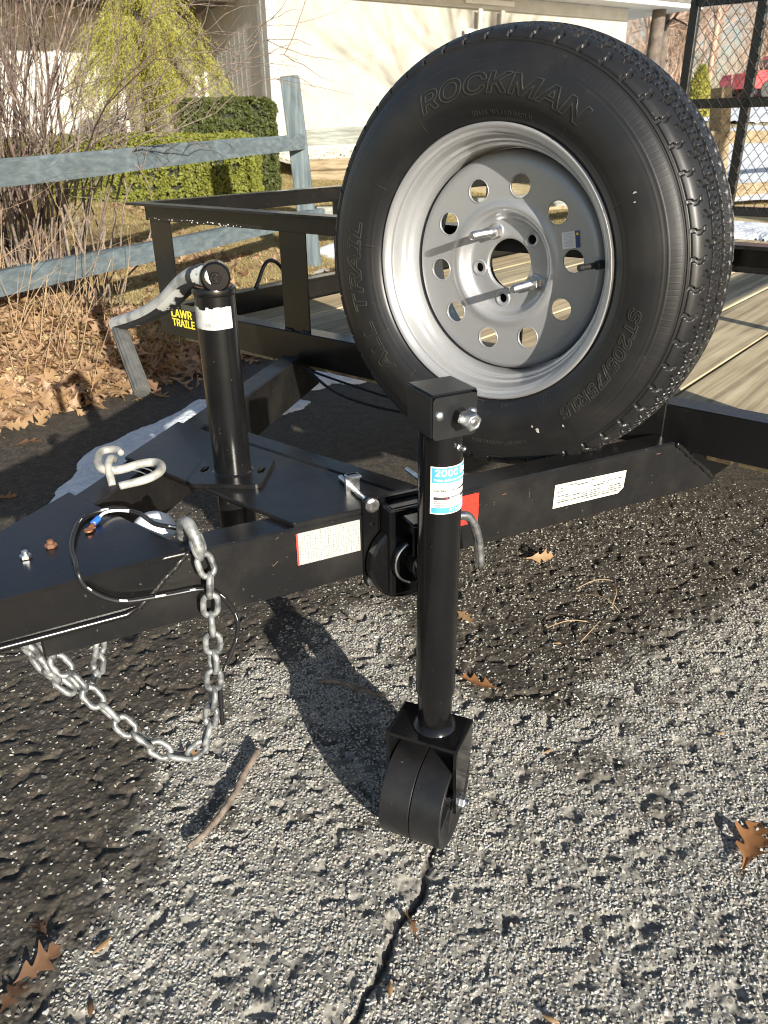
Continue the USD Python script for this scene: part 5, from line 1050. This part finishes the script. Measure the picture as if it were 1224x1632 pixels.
k_ = (b_ > 2.30) & (den > .30 + .25 * (b_ < 2.55)) & ~((np.abs(x_ + 2.4) < 1.2) & (np.abs(y_ - 8.5) < .4)) & (np.abs(x_ / np.maximum(y_, .1)) < .62); x_, y_ = x_[k_], y_[k_]; n = len(x_)
gi.CreateProtoIndicesAttr(Vt.IntArray.FromNumpy(rg.integers(0, 6, n).astype(np.int32))); gi.CreatePositionsAttr(Vt.Vec3fArray.FromNumpy(np.column_stack([x_, y_, terrain(x_, y_) - .003]).astype(np.float32)))
s_ = rg.uniform(.7, 1.5, n); gi.CreateScalesAttr(Vt.Vec3fArray.FromNumpy(np.column_stack([s_, s_, s_ * .9]).astype(np.float32))); a_ = rg.uniform(0, 6.28, n); gi.CreateOrientationsAttr(Vt.QuathArray([Gf.Quath(float(math.cos(q / 2)), 0., 0., float(math.sin(q / 2))) for q in a_]))
# oak leaves
def oak_leaf(seed, L=.11, curl=1.0):
    rg = np.random.default_rng(seed); nt = 70; t = np.linspace(0, 1, nt); lobes = rg.choice([2.5, 3.0, 3.4]); ph = rg.uniform(0, .6)
    half = []
    for s in (0, 1):
        pts = np.array([(0, .02), (.13, .035), (.20, .05), (.30, .17), (.37, .23), (.41, .11), (.47, .075), (.56, .24), (.64, .33), (.67, .15), (.73, .08), (.81, .15), (.87, .20), (.90, .09), (.96, .04), (1, .004)])
        pts[1:-1, 0] += rg.normal(0, .012, len(pts) - 2); pts[:, 1] *= rg.uniform(.72, 1.2, len(pts)) * (1 + .12 * rg.normal()); half.append(np.interp(t, np.sort(pts[:, 0]), pts[:, 1]))
    c1, c2, tw = rg.uniform(.5, 1.6) * curl, rg.uniform(-.5, .6) * curl, rg.uniform(-.6, .6) * curl; V = []
    for i in range(nt):
        for u, h in ((-1, half[0][i]), (-.55, half[0][i]), (0, 0), (.55, half[1][i]), (1, half[1][i])):
            y = u * h; x = t[i] + .35 * abs(y) * (1 if abs(u) == 1 else .6); z = c1 * y * y + c2 * (x - .5) ** 2 * .5 + tw * (x - .4) * y + .05 * curl * math.sin(9 * x + 5 * y + seed) * abs(y) * 2 - .012 * (u == 0)
            V.append((x - .5, y, z))
    F = []
    for i in range(nt - 1):
        for j in range(4): A = i * 5 + j; F += [[A, A + 1, A + 6], [A, A + 6, A + 5]]
    t_ = trimesh.Trimesh(np.array(V) * L, np.array(F), process=False); st_ = tube(np.array([(-.5, 0, 0), (-.56, .01, .01), (-.63, .015, .02)]) * L, .0012, 5); t_.vertices[:, 2] -= np.percentile(t_.vertices[:, 2], 4); return t_, st_
def ground_leaf(px, py, L, yaw, seed, mi, label, tilt=(0, 0), curl=1.0, group=None):
    P = G(px, py); x, y = P[:2]; z = float(rough_z(np.array(x), np.array(y))[0]) + .003; l_, b_ = lb(x, y)
    if b_ > 1.9: z = max(z, float(terrain(x, y)) + .004)
    bl, stm = oak_leaf(seed, L, curl); R = trimesh.transformations.euler_matrix(tilt[0], tilt[1], 0); bl.apply_transform(R); stm.apply_transform(R); lf = -bl.vertices[:, 2].min() * .25
    for m in (bl, stm): m.vertices[:, 2] += lf
    t = thing('oak_leaf', label, 'fallen leaf', (x, y, z), yaw, group); obj('blade', bl, OAKS[mi], t, True); obj('stalk', stm, OAKS[2], t, True); return t
ground_leaf(765, 1092, .085, 2.75, 31, 0, 'orange brown oak leaf lying just right of the jack tube', (.15, -.1), 1.2)
ground_leaf(1196, 1350, .118, .95, 12, 0, 'large tan orange oak leaf at the right edge of the picture', (.05, .1), .8)
ground_leaf(655, 1480, .050, 1.9, 9, 0, 'small folded orange leaf caught beside the dark crack', (.9, .2), 1.5)
ground_leaf(300, 1207, .055, .5, 21, 1, 'tan leaf scrap resting under the lowest chain links', (.3, .2), 1.6)
ground_leaf(58, 1545, .075, .75, 14, 2, 'pinkish brown leaf, the larger of two at the bottom left corner', (.35, -.2), 1.0)
ground_leaf(20, 1592, .055, 1.4, 15, 2, 'torn grey brown leaf at the very bottom left corner', (.2, .2), .8)
ground_leaf(66, 1480, .036, 2.4, 16, 2, 'small rounded brown leaf above the two corner leaves at left', (.2, .1), .8)
ground_leaf(740, 985, .055, -.9, 17, 1, 'pale tan leaf behind the jack tube under the tongue', (.5, .1), 1.)
ground_leaf(560, 992, .06, 2.1, 18, 1, 'narrow curled leaf below the silver reflector', (.9, .1), 1.4)
ground_leaf(525, 873, .05, .2, 19, 2, 'brown leaf in the shade behind the clamp bracket', (.2, .2), 1.)
ground_leaf(95, 655, .13, .25, 22, 1, 'broad tan oak leaf spread on the edge of the asphalt at left', (.1, .1), 1.1)
ground_leaf(45, 708, .10, .1, 23, 2, 'long tan leaf flat on the dark asphalt below the leaf pile', (.1, -.1), .9)
ground_leaf(8, 794, .07, .4, 24, 0, 'orange leaf at the left edge above the coupler', (.1, .1), 1.)
ground_leaf(18, 868, .06, 2.6, 25, 0, 'reddish brown leaf at the left edge beside the coupler', (.2, .1), 1.2)
ground_leaf(255, 632, .09, -.3, 26, 1, 'tan leaf lying below the crank grip', (.1, .2), 1.)
ground_leaf(860, 892, .08, .3, 27, 1, 'thin dry leaf under the white data plate', (.9, .1), 1.2)
for k, (px, py, yw, lb_) in enumerate([(873, 1197, .4, 'yellow seed flake right of the caster wheel'), (1147, 1172, 0., 'yellow seed flake near the right edge'), (878, 1628, -.5, 'yellow seed flake at the bottom edge'), (145, 1610, 1.9, 'brown sliver at the bottom left'), (163, 1510, .9, 'tan sliver beside the dry patch at left'), (888, 1028, -.2, 'yellow flake in the damp patch right of the jack'), (757, 1020, .8, 'tiny yellow flake beside the jack tube'), (622, 1580, 1.6, 'thin yellow needle left of the crack')]):
    P = G(px, py); L = (.018, .016, .022, .024, .030, .016, .009, .022)[k]; V, F = [], []
    for i in range(7):
        u = i / 6; w = L * .16 * math.sin(PI * min(.97, max(.03, u))) ; V += [((u - .5) * L, -w, .0012), ((u - .5) * L, 0, .003 + .002 * math.sin(u * 3)), ((u - .5) * L, w, .0012)]
    for i in range(6):
        for j in range(2): A = i * 3 + j; F += [[A, A + 3, A + 4], [A, A + 4, A + 1]]
    t = thing('seed_flake', lb_ + ' on the asphalt', 'seed', (P[0], P[1], float(rough_z(P[0], P[1])[0]) + .003), yw); obj('husk', (np.array(V), np.array(F)), OAKS[1] if k not in (3,) else OAKS[2], t, True)
# sticks
def stick(pix, r0, r1, label, seed, lift=.006):
    P = np.array([G(a, b) for a, b in pix]); P[:, 2] = [float(rough_z(p[0], p[1])[0]) + lift + r0 * .8 for p in P]; q = smoothpath(P, 36); rg = np.random.default_rng(seed); q += rg.normal(0, .0007, q.shape)
    rad = np.linspace(r0, r1, 36) * (1 + .25 * np.clip(np.sin(np.arange(36) * .9 + seed), .7, 1)); c = q[0].copy(); t = thing('fallen_stick', label, 'stick', c); b_ = tube(q - c, rad, 9); obj('wood', b_, TWIG, t, True); return t, q - c
stick([(303, 1360), (330, 1335), (352, 1308), (372, 1280), (392, 1240), (402, 1222), (411, 1206)], .0042, .0052, 'grey bent stick lying on the dry asphalt left of the caster wheel', 2, .010)
stick([(508, 1090), (540, 1092), (575, 1103), (612, 1113)], .0028, .0035, 'thin twig lying in the shadow left of the jack tube', 3)
stick([(425, 1162), (455, 1152)], .0016, .0018, 'short reddish twig under the chain', 4, .002) if False else None
rg = np.random.default_rng(101)
for k, (px, py, a) in enumerate([(945, 935, .4), (975, 950, 1.3), (960, 965, 2.2), (905, 1000, .2), (940, 1010, .9)]):
    P = G(px, py); d = np.array([math.cos(a), math.sin(a), 0]) * .05; z = float(rough_z(P[0], P[1])[0]) + .006; q = smoothpath([P - d + [0, 0, z], P + [d[1] * .2, 0, z + .012], P + d + [0, 0, z]], 14)
    t = thing('dry_straw', ['curled straw stem below the data plate', 'straw loop right of the jack, upper of the damp patch', 'crossing straw stem in the damp patch', 'pale flat straw near the damp patch edge', 'lowest straw stem of the damp patch'][k] + ' on the asphalt', 'straw', P); obj('stem', tube(q - P, .0012, 5), DRYSTEM, t, True)
# leaf litter along the edge of the drive and against the fence
li = UsdGeom.PointInstancer.Define(stage, '/World/leaf_litter'); tag(li.GetPrim(), 'deep litter of brown oak leaves piled along the edge of the drive', 'leaf litter', None, 'stuff')
lt = []
for k in range(8):
    b_, s_ = oak_leaf(200 + k, .115, 1.7); lt.append(usdkit.mesh(stage, f'/World/leaf_litter/leaf_{k + 1:03d}', cat(b_, s_), [LITTER, OAKS[1], LITTER, OAKS[1], LITTER, OAKS[1], LITTER, OAKS[2]][k], True).GetPath())
li.CreatePrototypesRel().SetTargets(lt); X_, Z_, Y_ = [], [], []
def spread(n, fx): 
    p = fx(n); X_.append(p[:, 0]); Y_.append(p[:, 1])
spread(1150, lambda n: np.column_stack([rg.normal(-1.62, .30, n), rg.normal(3.45, .35, n)]))
spread(1500, lambda n: TO[:2] + np.outer(rg.uniform(.9, 4.6, n), AD[:2]) + np.outer(2.08 + np.abs(rg.normal(0, .20, n)) + rg.normal(0, .04, n), BD[:2]))
spread(260, lambda n: np.column_stack([rg.normal(-.95, .33, n), rg.normal(4.2, .33, n)]))
spread(900, lambda n: np.column_stack([rg.normal(-1.9, .6, n), rg.normal(6.1, .5, n)]))
spread(260, lambda n: np.column_stack([rg.uniform(-2.6, -.6, n), rg.normal(7.95, .14, n)]))
spread(140, lambda n: np.column_stack([rg.uniform(-3.2, 1.0, n), rg.uniform(4.6, 8.2, n)]))
X_, Y_ = np.concatenate(X_), np.concatenate(Y_); l_, b_ = lb(X_, Y_); k_ = b_ > 1.98 + .10 * rg.normal(size=len(b_)); X_, Y_ = X_[k_], Y_[k_]; n = len(X_); l_, b_ = lb(X_, Y_)
Z_ = np.maximum(terrain(X_, Y_), np.where(b_ < 2.15, .002, -9)) + rg.uniform(.0, .035, n) * (1 + 1.0 * (np.hypot(X_ + 1.62, Y_ - 3.45) < .5))
li.CreateProtoIndicesAttr(Vt.IntArray.FromNumpy(rg.integers(0, 8, n).astype(np.int32))); li.CreatePositionsAttr(Vt.Vec3fArray.FromNumpy(np.column_stack([X_, Y_, Z_]).astype(np.float32)))
s_ = rg.uniform(.65, 1.25, n); li.CreateScalesAttr(Vt.Vec3fArray.FromNumpy(np.column_stack([s_] * 3).astype(np.float32)))
from scipy.spatial.transform import Rotation
qq = Rotation.from_euler('xyz', np.column_stack([rg.normal(0, .5, n) + PI * (rg.uniform(size=n) < .4), rg.normal(0, .5, n), rg.uniform(0, 6.28, n)])).as_quat()
li.CreateOrientationsAttr(Vt.QuathArray([Gf.Quath(float(w), float(x), float(y), float(z)) for x, y, z, w in qq]))
# a single leaf still hanging on a shrub twig
